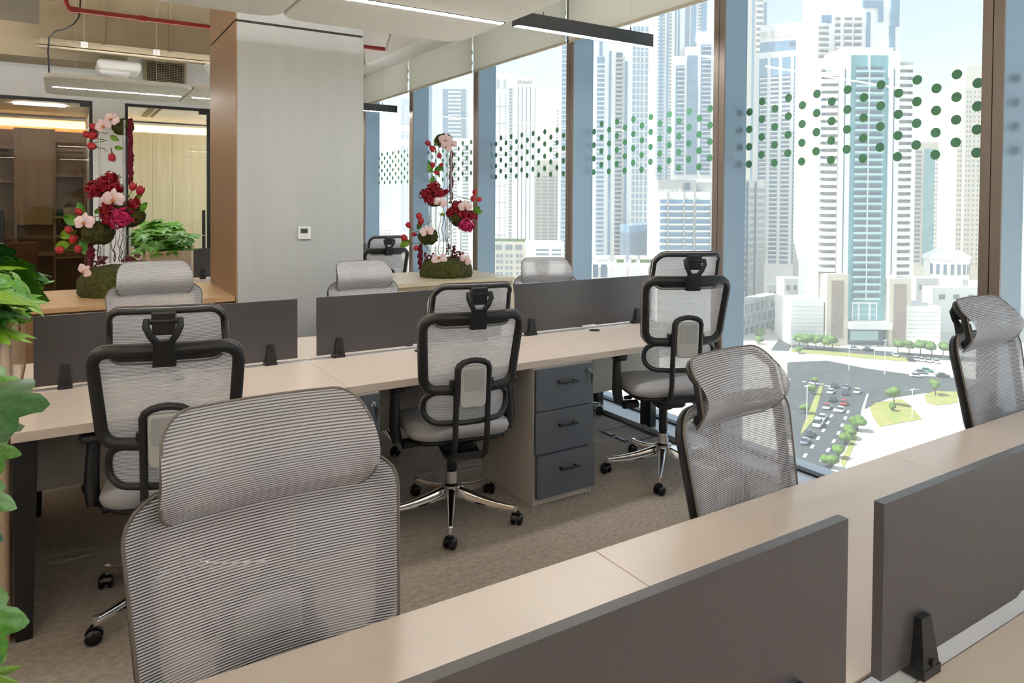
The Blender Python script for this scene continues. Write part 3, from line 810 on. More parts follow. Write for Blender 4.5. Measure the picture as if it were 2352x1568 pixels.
def make_chair(label):
    T = thing('office_chair', label, 'chair')
    def B(mb, name, m, sm=40, par=None, uv=None):
        o = mb.build(name, m, par or T, sm, world=False, uv=uv)
        return o
    # base
    hub = MB().lathe([(0.040, 0.112), (0.046, 0.125), (0.046, 0.165), (0.033, 0.175), (0.031, 0.232), (0.027, 0.236)], 20)
    hubo = B(hub, 'base_hub', M['chrome'])
    for k in range(5):
        a = math.radians(90 + 72 * k)
        R = Matrix.Rotation(a, 4, 'Z')
        rings = []
        for q in range(7):
            f = q / 6
            r = 0.03 + 0.295 * f
            zt = 0.160 - 0.070 * f - 0.012 * math.sin(f * PI)
            h = 0.052 * (1 - f) + 0.020 * f
            wd = 0.021 * (1 - f) + 0.012 * f
            rings.append([R @ Vector((r, y, z)) for y, z in ((-wd, zt - h), (wd, zt - h), (wd * 0.9, zt - 0.006), (wd * 0.5, zt), (-wd * 0.5, zt), (-wd * 0.9, zt - 0.006))])
        B(MB().loft(rings), 'base_leg', M['chrome'], 50, hubo)
        B(MB().cyl(R @ Vector((0.322, 0, 0.060)), R @ Vector((0.322, 0, 0.094)), 0.011, n=12), 'caster_stem', M['chrome'], 40, hubo)
        c = MB()
        ang = a + (0.9, 2.2, -0.6, 1.5, 0.2)[k]
        Q = Matrix.Translation(R @ Vector((0.330, 0, 0.0275))) @ Matrix.Rotation(ang, 4, 'Z')
        for s in (-1, 1):
            prof = [(0.020, 0.006), (0.027, 0.009), (0.0275, 0.020), (0.022, 0.026), (0.008, 0.028)]
            st = len(c.v)
            c.loft([[Vector((r * math.cos(2 * PI * i / 18), s * y, r * math.sin(2 * PI * i / 18))) for i in range(18)] for r, y in (prof if s < 0 else prof)])
        st = len(c.v)
        c.cyl((0, -0.008, 0), (0, 0.008, 0), 0.012, n=10)
        arc = [(0.030 * math.cos(math.radians(a2)), 0.030 * math.sin(math.radians(a2)) + 0.001) for a2 in range(20, 181, 20)]
        c.prism(arc + [(0.0, 0.0)], 'y', -0.009, 0.009)
        c.cyl((0, 0, 0.02), (0, 0, 0.036), 0.012, n=10)
        c.xf(Q)
        B(c, 'caster', M['rubber'], 40, hubo)
    B(MB().cyl((0, 0, 0.15), (0, 0, 0.375), 0.0245, n=18), 'gas_lift', M['blackmetal'])
    # tilt mechanism and levers
    b = MB().slab(0.17, 0.26, 0.03, 0.365, 0.425, 0.012, 0, -0.005)
    b.slab(0.10, 0.13, 0.04, 0.335, 0.37, 0.012, 0, 0)
    B(b, 'tilt_mechanism', M['black'], 40)
    B(MB().cyl((-0.08, 0.03, 0.40), (-0.19, 0.03, 0.395), 0.006).cyl((-0.185, 0.03, 0.395), (-0.225, 0.03, 0.393), 0.013, 0.010), 'height_lever', M['black'])
    B(MB().cyl((0.02, 0.10, 0.375), (0.02, 0.10, 0.315), 0.030, 0.026, n=20), 'tension_knob', M['black'])
    # seat
    B(MB().slab(0.46, 0.44, 0.10, 0.425, 0.452, 0.012, 0, 0.02, 6), 'seat_shell', M['black'], 50)
    rings = []
    for ins, z in ((0.028, 0.446), (0.006, 0.455), (0.0, 0.472), (0.006, 0.492), (0.030, 0.505), (0.08, 0.511), (0.16, 0.512)):
        ol = rrect(0.50 - 2 * ins, 0.48 - 2 * ins, max(0.115 - ins * 0.5, 0.02), 7, 0, 0.02)
        rings.append([Vector((x, y, z - (0.02 * max(0, (y - 0.12) / 0.14) ** 2))) for x, y in ol])
    B(MB().loft(rings), 'seat_cushion', M['cushion'], 60)
    # back spine: the J shaped loop and its grey panel
    prof = [(-0.05, 0.385), (-0.14, 0.362), (-0.215, 0.365), (-0.262, 0.40), (-0.280, 0.47), (-0.286, 0.58), (-0.296, 0.72), (-0.306, 0.800)]
    loop = [Vector((0.076, y, z)) for y, z in prof]
    for a2 in (25, 50, 70, 90, 110, 130, 155):
        loop.append(Vector((0.076 * math.cos(math.radians(a2)) * (1.0 if abs(a2 - 90) > 30 else 0.9), -0.308, 0.800 + 0.036 * math.sin(math.radians(a2)))))
    loop += [Vector((-0.076, y, z)) for y, z in reversed(prof)]
    sp = MB().tube(loop, 0.0155, 8, flat=0.9)
    for q in range(len(prof) - 5):
        (ya, za), (yb, zb) = prof[q], prof[q + 1]
        sp.hexa([(-0.076, ya, za - 0.012), (0.076, ya, za - 0.012), (0.076, yb, zb - 0.012), (-0.076, yb, zb - 0.012), (-0.076, ya, za + 0.006), (0.076, ya, za + 0.006), (0.076, yb, zb + 0.006), (-0.076, yb, zb + 0.006)])
    B(sp, 'back_spine', M['black'], 50)
    pn = MB()
    for (zc, hh, yy, th) in ((0.715, 0.190, -0.302, 0.014),):
        st = len(pn.v)
        a = rrect(0.122, hh, 0.022, 5)
        b2 = rrect(0.110, hh - 0.012, 0.018, 5)
        lean = lambda p, y: Vector((p[0], y - 0.075 * p[1], zc + p[1]))
        pn.loft([[lean(p, yy + 0.012) for p in a], [lean(p, yy - 0.006) for p in a], [lean(p, yy - 0.012) for p in b2]])
    po = B(pn, 'back_cover', M['greyplastic'], 40)
    rb = MB()
    a = rrect(0.096, 0.098, 0.008, 4, 0, 0.033)
    rb.loft([[Vector((p[0], -0.302 - 0.011 - 0.075 * p[1], 0.715 + p[1])) for p in a], [Vector((p[0] * 0.97, -0.302 - 0.0145 - 0.075 * p[1], 0.715 + p[1])) for p in a]])
    B(rb, 'cover_inset', M['coverinset'], 40, po)
    # lumbar support
    lw = lambda t: 0.43
    ly = lambda s, t: -0.262 + 0.075 * s * s - 0.01 * t + 0.012 * math.sin(t * PI)
    lum = B(MB().tube(ring_path(lw, 0.532, 0.700, ly, 0.075, 0.013, -0.006), 0.013, 8, closed=True), 'lumbar_frame', M['black'], 60)
    g, uv = back_grid(lw, 0.539, 0.694, ly, 0.07, off=0.004)
    B(MB().sheet(g), 'lumbar_mesh', M['mesh'], 80, lum, uv)
    # main back
    bw = lambda t: 0.455 + 0.058 * min(1.0, t * 1.1) - 0.004 * t
    by = lambda s, t: -0.255 - 0.070 * t + 0.045 * s * s + 0.018 * math.sin(t * PI) * (1 - s * s)
    bf = B(MB().tube(ring_path(bw, 0.682, 1.055, by, 0.075, 0.020, -0.018), 0.0145, 8, closed=True, flat=1.45, up=(0, -0.98, 0.2)), 'back_frame', M['black'], 60)
    g, uv = back_grid(bw, 0.678, 1.057, by, 0.072, 26, 14, off=0.004)
    B(MB().sheet(g), 'back_mesh', M['mesh'], 80, bf, uv)
    B(MB().tube(ring_path(bw, 0.678, 1.057, by, 0.072, 0.002, 0.0025), 0.0035, 6, closed=True), 'mesh_welt', M['welt'], 60, bf)
    # bridge from the spine to the frame
    B(MB().box(-0.10, 0.10, -0.295, -0.262, 0.715, 0.745), 'back_bridge', M['black'])
    # headrest
    hw = lambda t: 0.400 - 0.02 * t
    def hy(s, t):
        pr = -0.018 + 0.060 * math.sin(min(1.0, t * 1.25) * PI * 0.78) - 0.075 * max(0.0, t - 0.45) ** 1.4 * 2.0
        return -0.300 + pr + 0.026 * s * s
    hf = B(MB().tube(ring_path(hw, 0.994, 1.184, hy, 0.055, 0.013, -0.014), 0.0105, 8, closed=True), 'headrest_frame', M['black'], 60)
    g, uv = back_grid(hw, 0.986, 1.190, hy, 0.058, 26, 14, off=0.003)
    B(MB().sheet(g), 'headrest_mesh', M['headmesh'], 80, hf, uv)
    B(MB().tube(ring_path(hw, 0.986, 1.190, hy, 0.058, 0.002, 0.001), 0.0032, 6, closed=True), 'headrest_welt', M['welt'], 60, hf)
    # yoke that carries the headrest
    yk = MB()
    yk.hexa([(-0.036, -0.372, 0.985), (0.036, -0.372, 0.985), (0.036, -0.338, 0.985), (-0.036, -0.338, 0.985), (-0.030, -0.392, 1.075), (0.030, -0.392, 1.075), (0.030, -0.355, 1.075), (-0.030, -0.355, 1.075)])
    for s in (-1, 1):
        yk.tube([(s * 0.020, -0.374, 1.065), (s * 0.040, -0.384, 1.095), (s * 0.053, -0.386, 1.125), (s * 0.050, -0.376, 1.148)], 0.012, 8)
    yk.cyl((-0.058, -0.376, 1.142), (0.058, -0.376, 1.142), 0.011, n=12)
    yk.hexa([(-0.034, -0.380, 1.095), (0.034, -0.380, 1.095), (0.034, -0.325, 1.095), (-0.034, -0.325, 1.095), (-0.036, -0.388, 1.168), (0.036, -0.388, 1.168), (0.036, -0.352, 1.172), (-0.036, -0.352, 1.172)])
    B(yk, 'headrest_yoke', M['black'], 40)
    # arms
    for s in (-1, 1):
        am = MB().tube([(s * 0.17, -0.03, 0.405), (s * 0.25, -0.03, 0.402), (s * 0.283, -0.03, 0.425), (s * 0.292, -0.028, 0.48), (s * 0.290, -0.02, 0.58), (s * 0.286, -0.012, 0.66)], [0.022, 0.024, 0.027, 0.027, 0.024, 0.022], 10, flat=1.35, up=(s * 1.0, 0, 0.3))
        ao = B(am, 'arm_post', M['black'], 50)
        B(MB().slab(0.085, 0.25, 0.04, 0.662, 0.690, 0.008, s * 0.283, 0.03, 6), 'arm_pad', M['black'], 50, ao)
    return T
M['coverinset'] = mat('cover_inset', srgb(176, 178, 180), 0.42)
M['welt'] = mat('mesh_edge_welt', srgb(120, 112, 106), 0.7)
chair0 = make_chair('x')
first_chair = [True]
def place_chair(x, y, rz, base, label, group, lift=0.0, back=0.0):
    c = chair0 if first_chair[0] else copy_tree(chair0)
    first_chair[0] = False
    c.location = (x, y, 0)
    c.rotation_euler = (0, 0, rz)
    c['label'] = label
    c['group'] = group
    for k in kids(c):
        if k.name.startswith('base_hub'):
            k.rotation_euler = (0, 0, math.radians(base) - rz)
        elif not k.name.startswith('arm_post'):
            up = k.name.split('.')[0] in ('back_frame', 'headrest_frame', 'headrest_yoke', 'back_cover', 'lumbar_frame', 'back_bridge', 'back_spine')
            k.location = (0, 0, (lift + back if up else lift))
        else:
            k.location = (0, 0, min(lift, 0.01))
    return c
CHAIRS = [
    (0.372, 3.00, -0.24, -26, 'black framed mesh chair seen from behind, next to the tall planter', 'near side chairs of the second row'),
    (1.605, 3.085, -0.16, 7.5, 'black framed mesh chair seen from behind, left of the plain drawer pedestal', 'near side chairs of the second row'),
    (2.905, 2.965, -0.36, -11, 'black framed mesh chair turned towards the windows', 'near side chairs of the second row', 0.04, 0.065),
    (0.43, 4.30, PI - 0.06, 10, 'grey mesh chair facing out before the shaded flower display', 'far side chairs of the second row'),
    (1.73, 4.33, PI + 0.04, 30, 'grey mesh chair facing out before the laminate column', 'far side chairs of the second row', -0.03, -0.02),
    (3.02, 4.19, PI - 0.35, 22, 'grey mesh chair facing out beside the pale cabinet end', 'far side chairs of the second row', -0.04, -0.03),
    (0.338, 1.080, PI + 0.03, 14, 'largest grey mesh chair, at the bottom of the picture', 'far side chairs of the front row', -0.02, 0.0),
    (1.672, 1.105, PI + 0.09, 33, 'grey mesh chair before the street crossing', 'far side chairs of the front row', -0.045, -0.03),
    (3.080, 1.082, PI + 0.0, 40, 'grey mesh chair cut by the edge of the picture', 'far side chairs of the front row', -0.02, 0.01),
    (2.86, 7.25, -0.05, 20, 'distant black framed chair beyond the pale cabinet', 'near side chairs of the far row'),
]
for c in CHAIRS:
    place_chair(*c)
# ================================================================ planters
def leaf_mesh(name, m, lobes, seed, deep=0.5):
    """palmate leaf, stalk end at the origin, lying towards +Y, drooping at the tips"""
    rnd = random.Random(seed)
    b = MB()
    N = lobes * 6
    rings = []
    for f in (0.12, 0.45, 0.75, 1.0):
        ring = []
        for i in range(N + 1):
            u = i / N
            th = math.radians(-140 + 280 * u)
            ph = (u * lobes) % 1.0
            lob = 1 - abs(2 * ph - 1)
            L = (1 - deep) + deep * (lob ** 0.75)
            L *= 0.62 + 0.38 * math.cos(th * 0.55)
            rr = f * (L if f > 0.5 else (0.5 * L + 0.5 * (1 - deep)))
            ring.append(Vector((rr * math.sin(th), rr * math.cos(th), 0.10 * f - 0.34 * f * f * (0.75 + 0.5 * rnd.random() * 0.3) + 0.045 * math.cos(2 * PI * ph) * f)))
        rings.append(ring)
    b.loft(rings, cap=False, closed=False)
    b.tube([(0, -0.55, -0.25), (0, -0.3, -0.06), (0, 0, 0.0)], 0.018, 5)
    return b
LEAVES = []
for nm, mt, lb, sd, dp in (('a', 'leaf', 8, 1, 0.55), ('b', 'leafdark', 7, 2, 0.45), ('c', 'leafyellow', 8, 3, 0.55), ('d', 'leaf', 5, 4, 0.36), ('e', 'leafdark', 5, 5, 0.30)):
    o = leaf_mesh('leaf', M[mt], lb, sd, dp).build('leaf', M[mt], None, 60)
    LEAVES.append(o.data)
    bpy.data.objects.remove(o)
def put_leaf(par, p, size, yaw, pitch, roll=0.0, kind=None):
    o = bpy.data.objects.new('leaf', LEAVES[random.choice((0, 3, 3, 3, 1, 4, 2, 2)) if kind is None else kind])
    COL.objects.link(o)
    o.parent = par
    o.location = Vector(p) - par.location
    o.scale = (size, size, size)
    o.rotation_euler = (Matrix.Rotation(yaw, 3, 'Z') @ Matrix.Rotation(pitch, 3, 'X') @ Matrix.Rotation(roll, 3, 'Y')).to_euler()
    return o
def planter(xa, xb, ya, yb, h, label, n, smax, joined=False, m='oakgloss'):
    t = thing('planter_box', label, 'planter', ((xa + xb) / 2, (ya + yb) / 2, 0), group='tall planters at the desk row ends')
    cx, cy = (xa + xb) / 2, (ya + yb) / 2
    ou, inn = rrect(xb - xa, yb - ya, 0.045, 6, cx, cy), rrect(xb - xa - 0.044, yb - ya - 0.044, 0.03, 6, cx, cy)
    b = MB().loft([[(x, y, 0) for x, y in ou], [(x, y, h) for x, y in ou], [(x, y, h) for x, y in inn], [(x, y, h - 0.12) for x, y in inn]], cap=False)
    b.f.append(tuple(len(b.v) - len(ou) + i for i in range(len(ou))))
    b.build('box', M[m], t, 40)
    MB().slab(xb - xa - 0.05, yb - ya - 0.05, 0.03, h - 0.11, h - 0.06, 0.005, cx, cy).build('soil', M['soil'], t)
    rnd = random.Random(n)
    if joined:
        b = MB()
        for i in range(n):
            x, y = rnd.uniform(xa + 0.0, xb - 0.0), rnd.uniform(ya, yb)
            e = max(abs(x - cx) / (xb - xa), abs(y - cy) / (yb - ya)) * 2
            z = h - 0.02 + rnd.random() * 0.30 * (1 - 0.45 * e * e)
            s = smax * rnd.uniform(0.6, 1)
            yaw = math.atan2(y - cy, x - cx) - PI / 2 + rnd.uniform(-0.7, 0.7)
            src = leaf_mesh('l', None, 6, i, 0.5)
            src.xf(Matrix.Translation((x, y, z)) @ Matrix.Rotation(yaw, 4, 'Z') @ Matrix.Rotation(rnd.uniform(-0.9, 0.5), 4, 'X') @ Matrix.Scale(s, 4))
            b.add(src.v, src.f)
        tag(b.build('foliage', M['leaf'], t, 60), kind='stuff')
    else:
        for i in range(n):
            x, y = rnd.uniform(xa + 0.02, xb - 0.0), rnd.uniform(ya, yb)
            e = max(abs(x - cx) / (xb - xa), abs(y - cy) / (yb - ya)) * 2
            z = h + 0.0 + rnd.random() * 0.34 * (1 - 0.5 * e * e)
            yaw = math.atan2((y - cy) * 0.4, x - cx) - PI / 2 + rnd.uniform(-0.7, 0.7)
            put_leaf(t, (x, y, z), smax * rnd.uniform(0.65, 1.0), yaw, rnd.uniform(-1.0, 0.35), rnd.uniform(-0.3, 0.3))
    return t
pl = planter(-0.58, -0.162, 2.985, 4.27, 1.075, 'tall oak planter of broad leaves at the end of the second row', 90, 0.17)
pf = planter(0.63, 1.036, 7.22, 8.45, 1.075, 'distant oak planter of bushy leaves before the glass rooms', 150, 0.13, True)
pn_ = planter(-0.58, -0.162, 0.05, 1.28, 1.075, 'tall oak planter beside the viewer whose leaves reach into the picture', 26, 0.17)
# leaves of the nearest planter that reach into the picture
for (u, v, d, s, yaw, pitch, rl, kd) in (
        (-60, 875, 1.15, 0.085, -1.30, -0.15, 0.55, 3), (-40, 925, 1.12, 0.090, -1.85, 0.05, 0.50, 4), (-40, 1030, 1.15, 0.056, -1.5, -0.2, 0.5, 3), (-60, 905, 1.18, 0.080, -1.55, -0.05, 0.45, 0),
        (-58, 1130, 1.15, 0.070, -1.5, -0.45, 0.45, 3), (-36, 1215, 1.18, 0.036, -1.6, -0.6, 0.4, 4), (-62, 1420, 1.10, 0.085, -1.35, -0.30, 0.55, 3), (-40, 1550, 1.10, 0.055, -1.5, -0.2, 0.4, 2), (-60, 995, 1.2, 0.07, -1.6, 0.2, 0.3, 4)):
    put_leaf(pn_, at(u, v, d), s, yaw, pitch, rl, kd)

# ================================================================ flower displays
def display(label, origin, ppm, c0, it):
    """flower tower; it = lists of crop positions turned into metres right of / above the base centre"""
    t = thing('flower_display', label, 'flowers', origin, group='flower towers on the cabinets')
    O = Vector(origin)
    R_ = Vector((math.cos(YAW), -math.sin(YAW), 0))
    Bk = Vector((-math.sin(YAW), -math.cos(YAW), 0))     # towards the viewer
    rnd = random.Random(len(label))
    def P(x, y, b=0.0):
        return O + R_ * ((x - c0[0]) / ppm) + Vector((0, 0, (c0[1] - y) / ppm)) + Bk * b
    face = Matrix(((R_.x, Bk.x * -1, 0), (R_.y, Bk.y * -1, 0), (0, 0, 1))).to_4x4()   # local x right, y away, z up
    # base mound
    wd, hh = it['base']
    rings = []
    for f, z in ((1.0, 0.0), (1.04, 0.03), (1.0, hh * 0.55), (0.86, hh * 0.8), (0.6, hh * 0.95), (0.2, hh)):
        rings.append([O + Vector((math.cos(2 * PI * k / 28) * wd / 2 * f * (1 + rnd.uniform(-0.05, 0.05)), math.sin(2 * PI * k / 28) * wd / 2 * f * (1 + rnd.uniform(-0.05, 0.05)), z + rnd.uniform(-0.006, 0.006) * (z > 0))) for k in range(28)])
    MB().loft(rings).build('moss_base', M['moss'], t, 70)
    for (x, ya, yb, b) in it['rods']:
        MB().cyl(P(x, ya, b), P(x, yb, b), 0.0085, n=10).build('acrylic_rod', M['acrylic'], t, 40)
    for (x, y, r, b) in it['balls']:
        MB().ball(P(x, y, b), r, 18, 12, (1, 1, 0.8), 0.10).build('moss_ball', M['moss'], t, 70)
    for (x, y, r, b, m) in it['peony']:
        o = MB()
        c = P(x, y, b)
        for q in range(64):
            th, ph = rnd.uniform(0, 2 * PI), math.acos(rnd.uniform(-0.75, 1))
            dvec = Vector((math.cos(th) * math.sin(ph), math.sin(th) * math.sin(ph), math.cos(ph)))
            rr = r * rnd.uniform(0.55, 1.0)
            p = c + dvec * rr
            a = dvec.orthogonal().normalized()
            e = dvec.cross(a)
            s = r * rnd.uniform(0.34, 0.55)
            k = rnd.uniform(0, 2 * PI)
            a, e = a * math.cos(k) + e * math.sin(k), e * math.cos(k) - a * math.sin(k)
            o.add([p - a * s, p + e * s * 0.5 + dvec * s * 0.35 - a * s * 0.4, p + a * s + dvec * s * 0.5, p - e * s * 0.5 + dvec * s * 0.3 - a * s * 0.3, p + dvec * s * 0.05], [(0, 1, 4), (1, 2, 4), (2, 3, 4), (3, 0, 4)])
        o.ball(c, r * 0.74, 10, 7)
        o.build('peony' if m == 'peony' else 'magenta_bloom', M[m], t, 40)
    for (x, y, r, b, tilt) in it['orchid']:
        o = MB()
        st = 0
        for (an, ln, wd2) in ((90, 1.0, 0.52), (210, 0.95, 0.5), (330, 0.95, 0.5), (12, 1.05, 0.92), (168, 1.05, 0.92)):
            a = math.radians(an)
            g = []
            for i in range(6):
                f = i / 5
                hw = wd2 * r * math.sin(min(1, f * 0.93 + 0.07) * PI * 0.96) ** 0.7 * 0.62
                g.append([Vector((r * ln * f * math.cos(a) - math.sin(a) * hw * q, -0.10 * r * math.sin(f * PI) + 0.12 * r * q * q - (0.02 * r if wd2 > 0.6 else 0), r * ln * f * math.sin(a) + math.cos(a) * hw * q)) for q in (-1, -0.5, 0, 0.5, 1)])
            o.sheet(g)
        lip = MB().ball((0, -0.16 * r, -0.12 * r), 0.16 * r, 8, 6, (1, 1, 1.3))
        X = Matrix.Translation(P(x, y, b)) @ face @ Matrix.Rotation(tilt, 4, 'Y') @ Matrix.Rotation(rnd.uniform(-0.35, 0.2), 4, 'X')
        oo = o.xf(X).build('orchid', M['orchid'], t, 60)
        lip.xf(X).build('orchid_lip', M['orchidlip'], oo, 60)
    for (x, y, r, b, tilt) in it['tulip']:
        o = MB()
        for q in range(6):
            a = q * PI / 3
            g = []
            for i in range(7):
                f = i / 6
                rad = r * (0.18 + 0.72 * math.sin((0.08 + 0.80 * f) * PI) ** 0.8) * (1.0 if q % 2 else 0.92)
                wd3 = 0.72 * math.sin((0.18 + 0.80 * f) * PI) + 0.03
                g.append([Vector((rad * math.cos(a + s2 * wd3), rad * math.sin(a + s2 * wd3), r * (2.1 * f - 1.0))) for s2 in (-1, -0.5, 0, 0.5, 1)])
            o.sheet(g)
        c = P(x, y, b)
        X = Matrix.Translation(c) @ face @ Matrix.Rotation(tilt, 4, 'Y')
        oo = o.xf(X).build('tulip', M['tulip'], t, 60)
        dn = (X.to_3x3() @ Vector((0, 0, -1)))
        hub = P(x, y, 0) + (P(it['core'][0], y + 60, 0) - P(x, y, 0)) * 0.55
        MB().tube([c + dn * r * 0.9, c + dn * r * 2.6 + (hub - c) * 0.15, hub], 0.0028, 6).build('flower_stem', M['stem'], oo, 60)
    for (x, y, ln, an) in it['leaf']:
        g = []
        a = math.radians(an)
        for i in range(7):
            f = i / 6
            hw = 0.28 * ln * math.sin(f * PI) ** 0.8
            c = P(x, y, 0.03) + R_ * (ln * f * math.cos(a)) + Vector((0, 0, ln * f * math.sin(a))) + Bk * (0.1 * ln * math.sin(f * PI))
            nrm = R_ * -math.sin(a) + Vector((0, 0, math.cos(a)))
            g.append([c + nrm * (hw * q) + Bk * (0.12 * ln * abs(q)) for q in (-1, 0, 1)])
        MB().sheet(g).build('leaf_blade', M['leaf' if rnd.random() < 0.6 else 'leafyellow'], t, 60)
    for (x, ya, yb, rr) in it['amaranth']:
        n = 34
        pts = [P(x + 4 * math.sin(i * 0.7), ya + (yb - ya) * i / n, 0.03) for i in range(n + 1)]
        MB().tube(pts, [rr * (0.6 + 0.5 * math.sin((i + 2) / (n + 3) * PI) + rnd.uniform(-0.3, 0.3)) for i in range(n + 1)], 9).build('amaranth_strand', M['amaranth'], t, 70)
    for (x, ya, yb) in it['twig']:
        n = 9
        pts = [P(x + rnd.uniform(-14, 14) * (i > 0), ya + (yb - ya) * i / n, rnd.uniform(-0.02, 0.02)) for i in range(n + 1)]
        MB().tube(pts, [0.0035 - 0.0022 * i / n for i in range(n + 1)], 5).build('twig', M['twig'], t, 60)
    for (x, y) in it['sprig']:
        o = MB()
        for q in range(16):
            p = P(x + rnd.uniform(-38, 38), y + rnd.uniform(-34, 26), rnd.uniform(0, 0.06))
            o.ball(p, rnd.uniform(0.008, 0.015), 6, 4)
        o.build('berry_sprig', M['sprig'], t, 60)
M['sprig'] = mat('dusky_sprig', srgb(104, 36, 48), 0.7)
display('flower tower of crimson blooms and orchids by the windows', (2.80, 5.50, 0.90), 906, (695, 1345), dict(
    core=(660, 0), base=(0.44, 0.165),
    rods=[(575, 330, 1190, 0.02), (606, 380, 1190, -0.05), (700, 300, 1180, -0.02), (735, 330, 1180, 0.06), (810, 900, 1190, 0.02), (548, 560, 1190, -0.06)],
    balls=[(672, 285, 0.078, 0), (600, 745, 0.075, 0), (800, 885, 0.098, 0), (552, 1035, 0.088, 0)],
    peony=[(535, 705, 0.05, 0.05, 'peony'), (600, 655, 0.055, 0.03, 'peony'), (640, 700, 0.05, 0.05, 'peony'), (575, 745, 0.05, 0.07, 'peony'), (688, 685, 0.028, 0.02, 'peony'),
           (785, 800, 0.055, 0.06, 'peony'), (820, 855, 0.06, 0.07, 'peony'), (740, 850, 0.045, 0.05, 'peony'), (895, 870, 0.05, 0.03, 'peony'), (856, 945, 0.066, 0.08, 'magenta')],
    orchid=[(692, 285, 0.058, 0.09, 0.1), (700, 340, 0.052, 0.10, 0.6), (742, 322, 0.045, 0.08, -0.3), (655, 768, 0.058, 0.10, 0.4), (850, 800, 0.06, 0.14, 0.0), (555, 990, 0.06, 0.12, -0.2), (655, 1195, 0.065, 0.17, 3.1), (855, 1205, 0.052, 0.16, 0.6)],
    tulip=[(553, 308, 0.026, 0.05, -0.9), (590, 352, 0.030, 0.06, 2.4), (642, 405, 0.024, 0.05, 3.0), (592, 478, 0.024, 0.05, 0.2), (660, 475, 0.018, 0.05, 0.6), (625, 537, 0.023, 0.05, 2.0), (918, 685, 0.024, 0.05, 0.3), (905, 735, 0.026, 0.05, 0.2), (952, 742, 0.024, 0.05, 1.3),
           (488, 875, 0.030, 0.06, -0.3), (503, 915, 0.030, 0.07, 0.3), (406, 945, 0.027, 0.05, -0.7), (450, 1015, 0.022, 0.06, -1.5), (373, 1042, 0.030, 0.06, -0.9), (465, 1122, 0.024, 0.06, -2.6)],
    leaf=[(620, 330, 0.07, 100), (600, 330, 0.06, 60), (575, 540, 0.10, 95), (600, 520, 0.09, 20), (420, 1060, 0.11, 215), (470, 980, 0.08, 60), (905, 860, 0.09, 50), (930, 850, 0.06, 20), (690, 860, 0.05, 180), (600, 560, 0.07, 250)],
    amaranth=[(733, 360, 775, 0.016), (495, 1090, 1290, 0.020)],
    twig=[(640, 1180, 840), (665, 1180, 560), (690, 1180, 640), (715, 1180, 860), (735, 1180, 900), (560, 600, 1190)],
    sprig=[(560, 1195), (770, 1175), (800, 1190), (730, 1120)]))
display('flower tower of crimson blooms and orchids before the glass rooms', (0.31, 5.55, 0.90), 1141, (480, 1492), dict(
    core=(460, 0), base=(0.46, 0.20),
    rods=[(366, 230, 1240, 0.03), (548, 240, 1240, 0.02), (580, 145, 1240, 0.06), (425, 1080, 1250, 0.0), (600, 960, 1240, 0.03), (340, 1080, 1250, -0.05)],
    balls=[(530, 190, 0.070, 0), (400, 690, 0.07, -0.02), (560, 870, 0.11, 0), (345, 1015, 0.10, 0.02)],
    peony=[(345, 690, 0.06, 0.05, 'peony'), (400, 640, 0.055, 0.04, 'peony'), (440, 590, 0.045, 0.02, 'peony'), (480, 670, 0.05, 0.02, 'peony'), (330, 650, 0.04, 0.04, 'peony'), (460, 900, 0.06, 0.06, 'peony'), (450, 820, 0.05, 0.07, 'peony'), (650, 790, 0.04, 0.05, 'peony'), (590, 900, 0.072, 0.11, 'magenta')],
    orchid=[(500, 140, 0.05, 0.09, 0.5), (435, 195, 0.055, 0.09, -0.5), (548, 750, 0.072, 0.15, 0.1), (455, 750, 0.05, 0.08, -0.4), (312, 928, 0.068, 0.13, 0.0), (345, 1295, 0.052, 0.18, 0.8)],
    tulip=[(345, 200, 0.028, 0.06, -1.0), (285, 256, 0.026, 0.05, -1.2), (333, 262, 0.030, 0.05, 0.8), (322, 345, 0.028, 0.05, -1.4), (475, 430, 0.027, 0.05, 3.0), (635, 652, 0.028, 0.05, 0.3), (692, 682, 0.030, 0.05, 0.5),
           (218, 850, 0.026, 0.05, -1.0), (145, 990, 0.026, 0.06, 2.6), (180, 1060, 0.030, 0.06, 0.3), (80, 1145, 0.028, 0.06, -1.6), (215, 1137, 0.026, 0.06, 2.8)],
    leaf=[(395, 240, 0.07, 150), (455, 260, 0.07, -30), (485, 350, 0.06, -10), (260, 870, 0.10, 120), (230, 940, 0.13, 160), (190, 1000, 0.12, 200), (230, 1060, 0.12, 290), (150, 1090, 0.12, 200), (640, 760, 0.07, 40), (690, 850, 0.08, 60), (400, 830, 0.07, 200)],
    amaranth=[(605, 130, 640, 0.018), (292, 1080, 1270, 0.020)],
    twig=[(470, 1240, 950), (495, 1240, 980), (520, 1240, 900), (450, 1240, 960), (500, 560, 650), (320, 1240, 840), (345, 840, 1240)],
    sprig=[(580, 1215), (640, 1220), (380, 1230), (290, 1260)]))
# ================================================================ the city below
G = -58.0
M['ground'] = mat('pale_paving', srgb(214, 208, 196), 0.9, noise=((0.05, 0.05, 0.05), srgb(200, 194, 182)))
M['asphalt'] = mat('asphalt', srgb(74, 77, 80), 0.9, noise=((0.06, 0.06, 0.06), srgb(66, 69, 72)))
M['grass'] = mat('lawn', srgb(128, 142, 66), 0.95, noise=((0.3, 0.3, 0.3), srgb(158, 146, 88)))
M['paint'] = mat('road_paint', srgb(240, 240, 236), 0.8)
M['tw'] = mat('tower_white', srgb(242, 240, 236), 0.8)
M['tb'] = mat('tower_beige', srgb(216, 206, 190), 0.8)
M['tg'] = mat('tower_grey', srgb(176, 176, 174), 0.8)
M['tbrown'] = mat('tower_stone', srgb(156, 138, 128), 0.8)
M['gl'] = mat('tower_glass', srgb(112, 148, 176), 0.12, spec=0.9, noise=((0.12, 0.12, 0.3), srgb(96, 132, 164)))
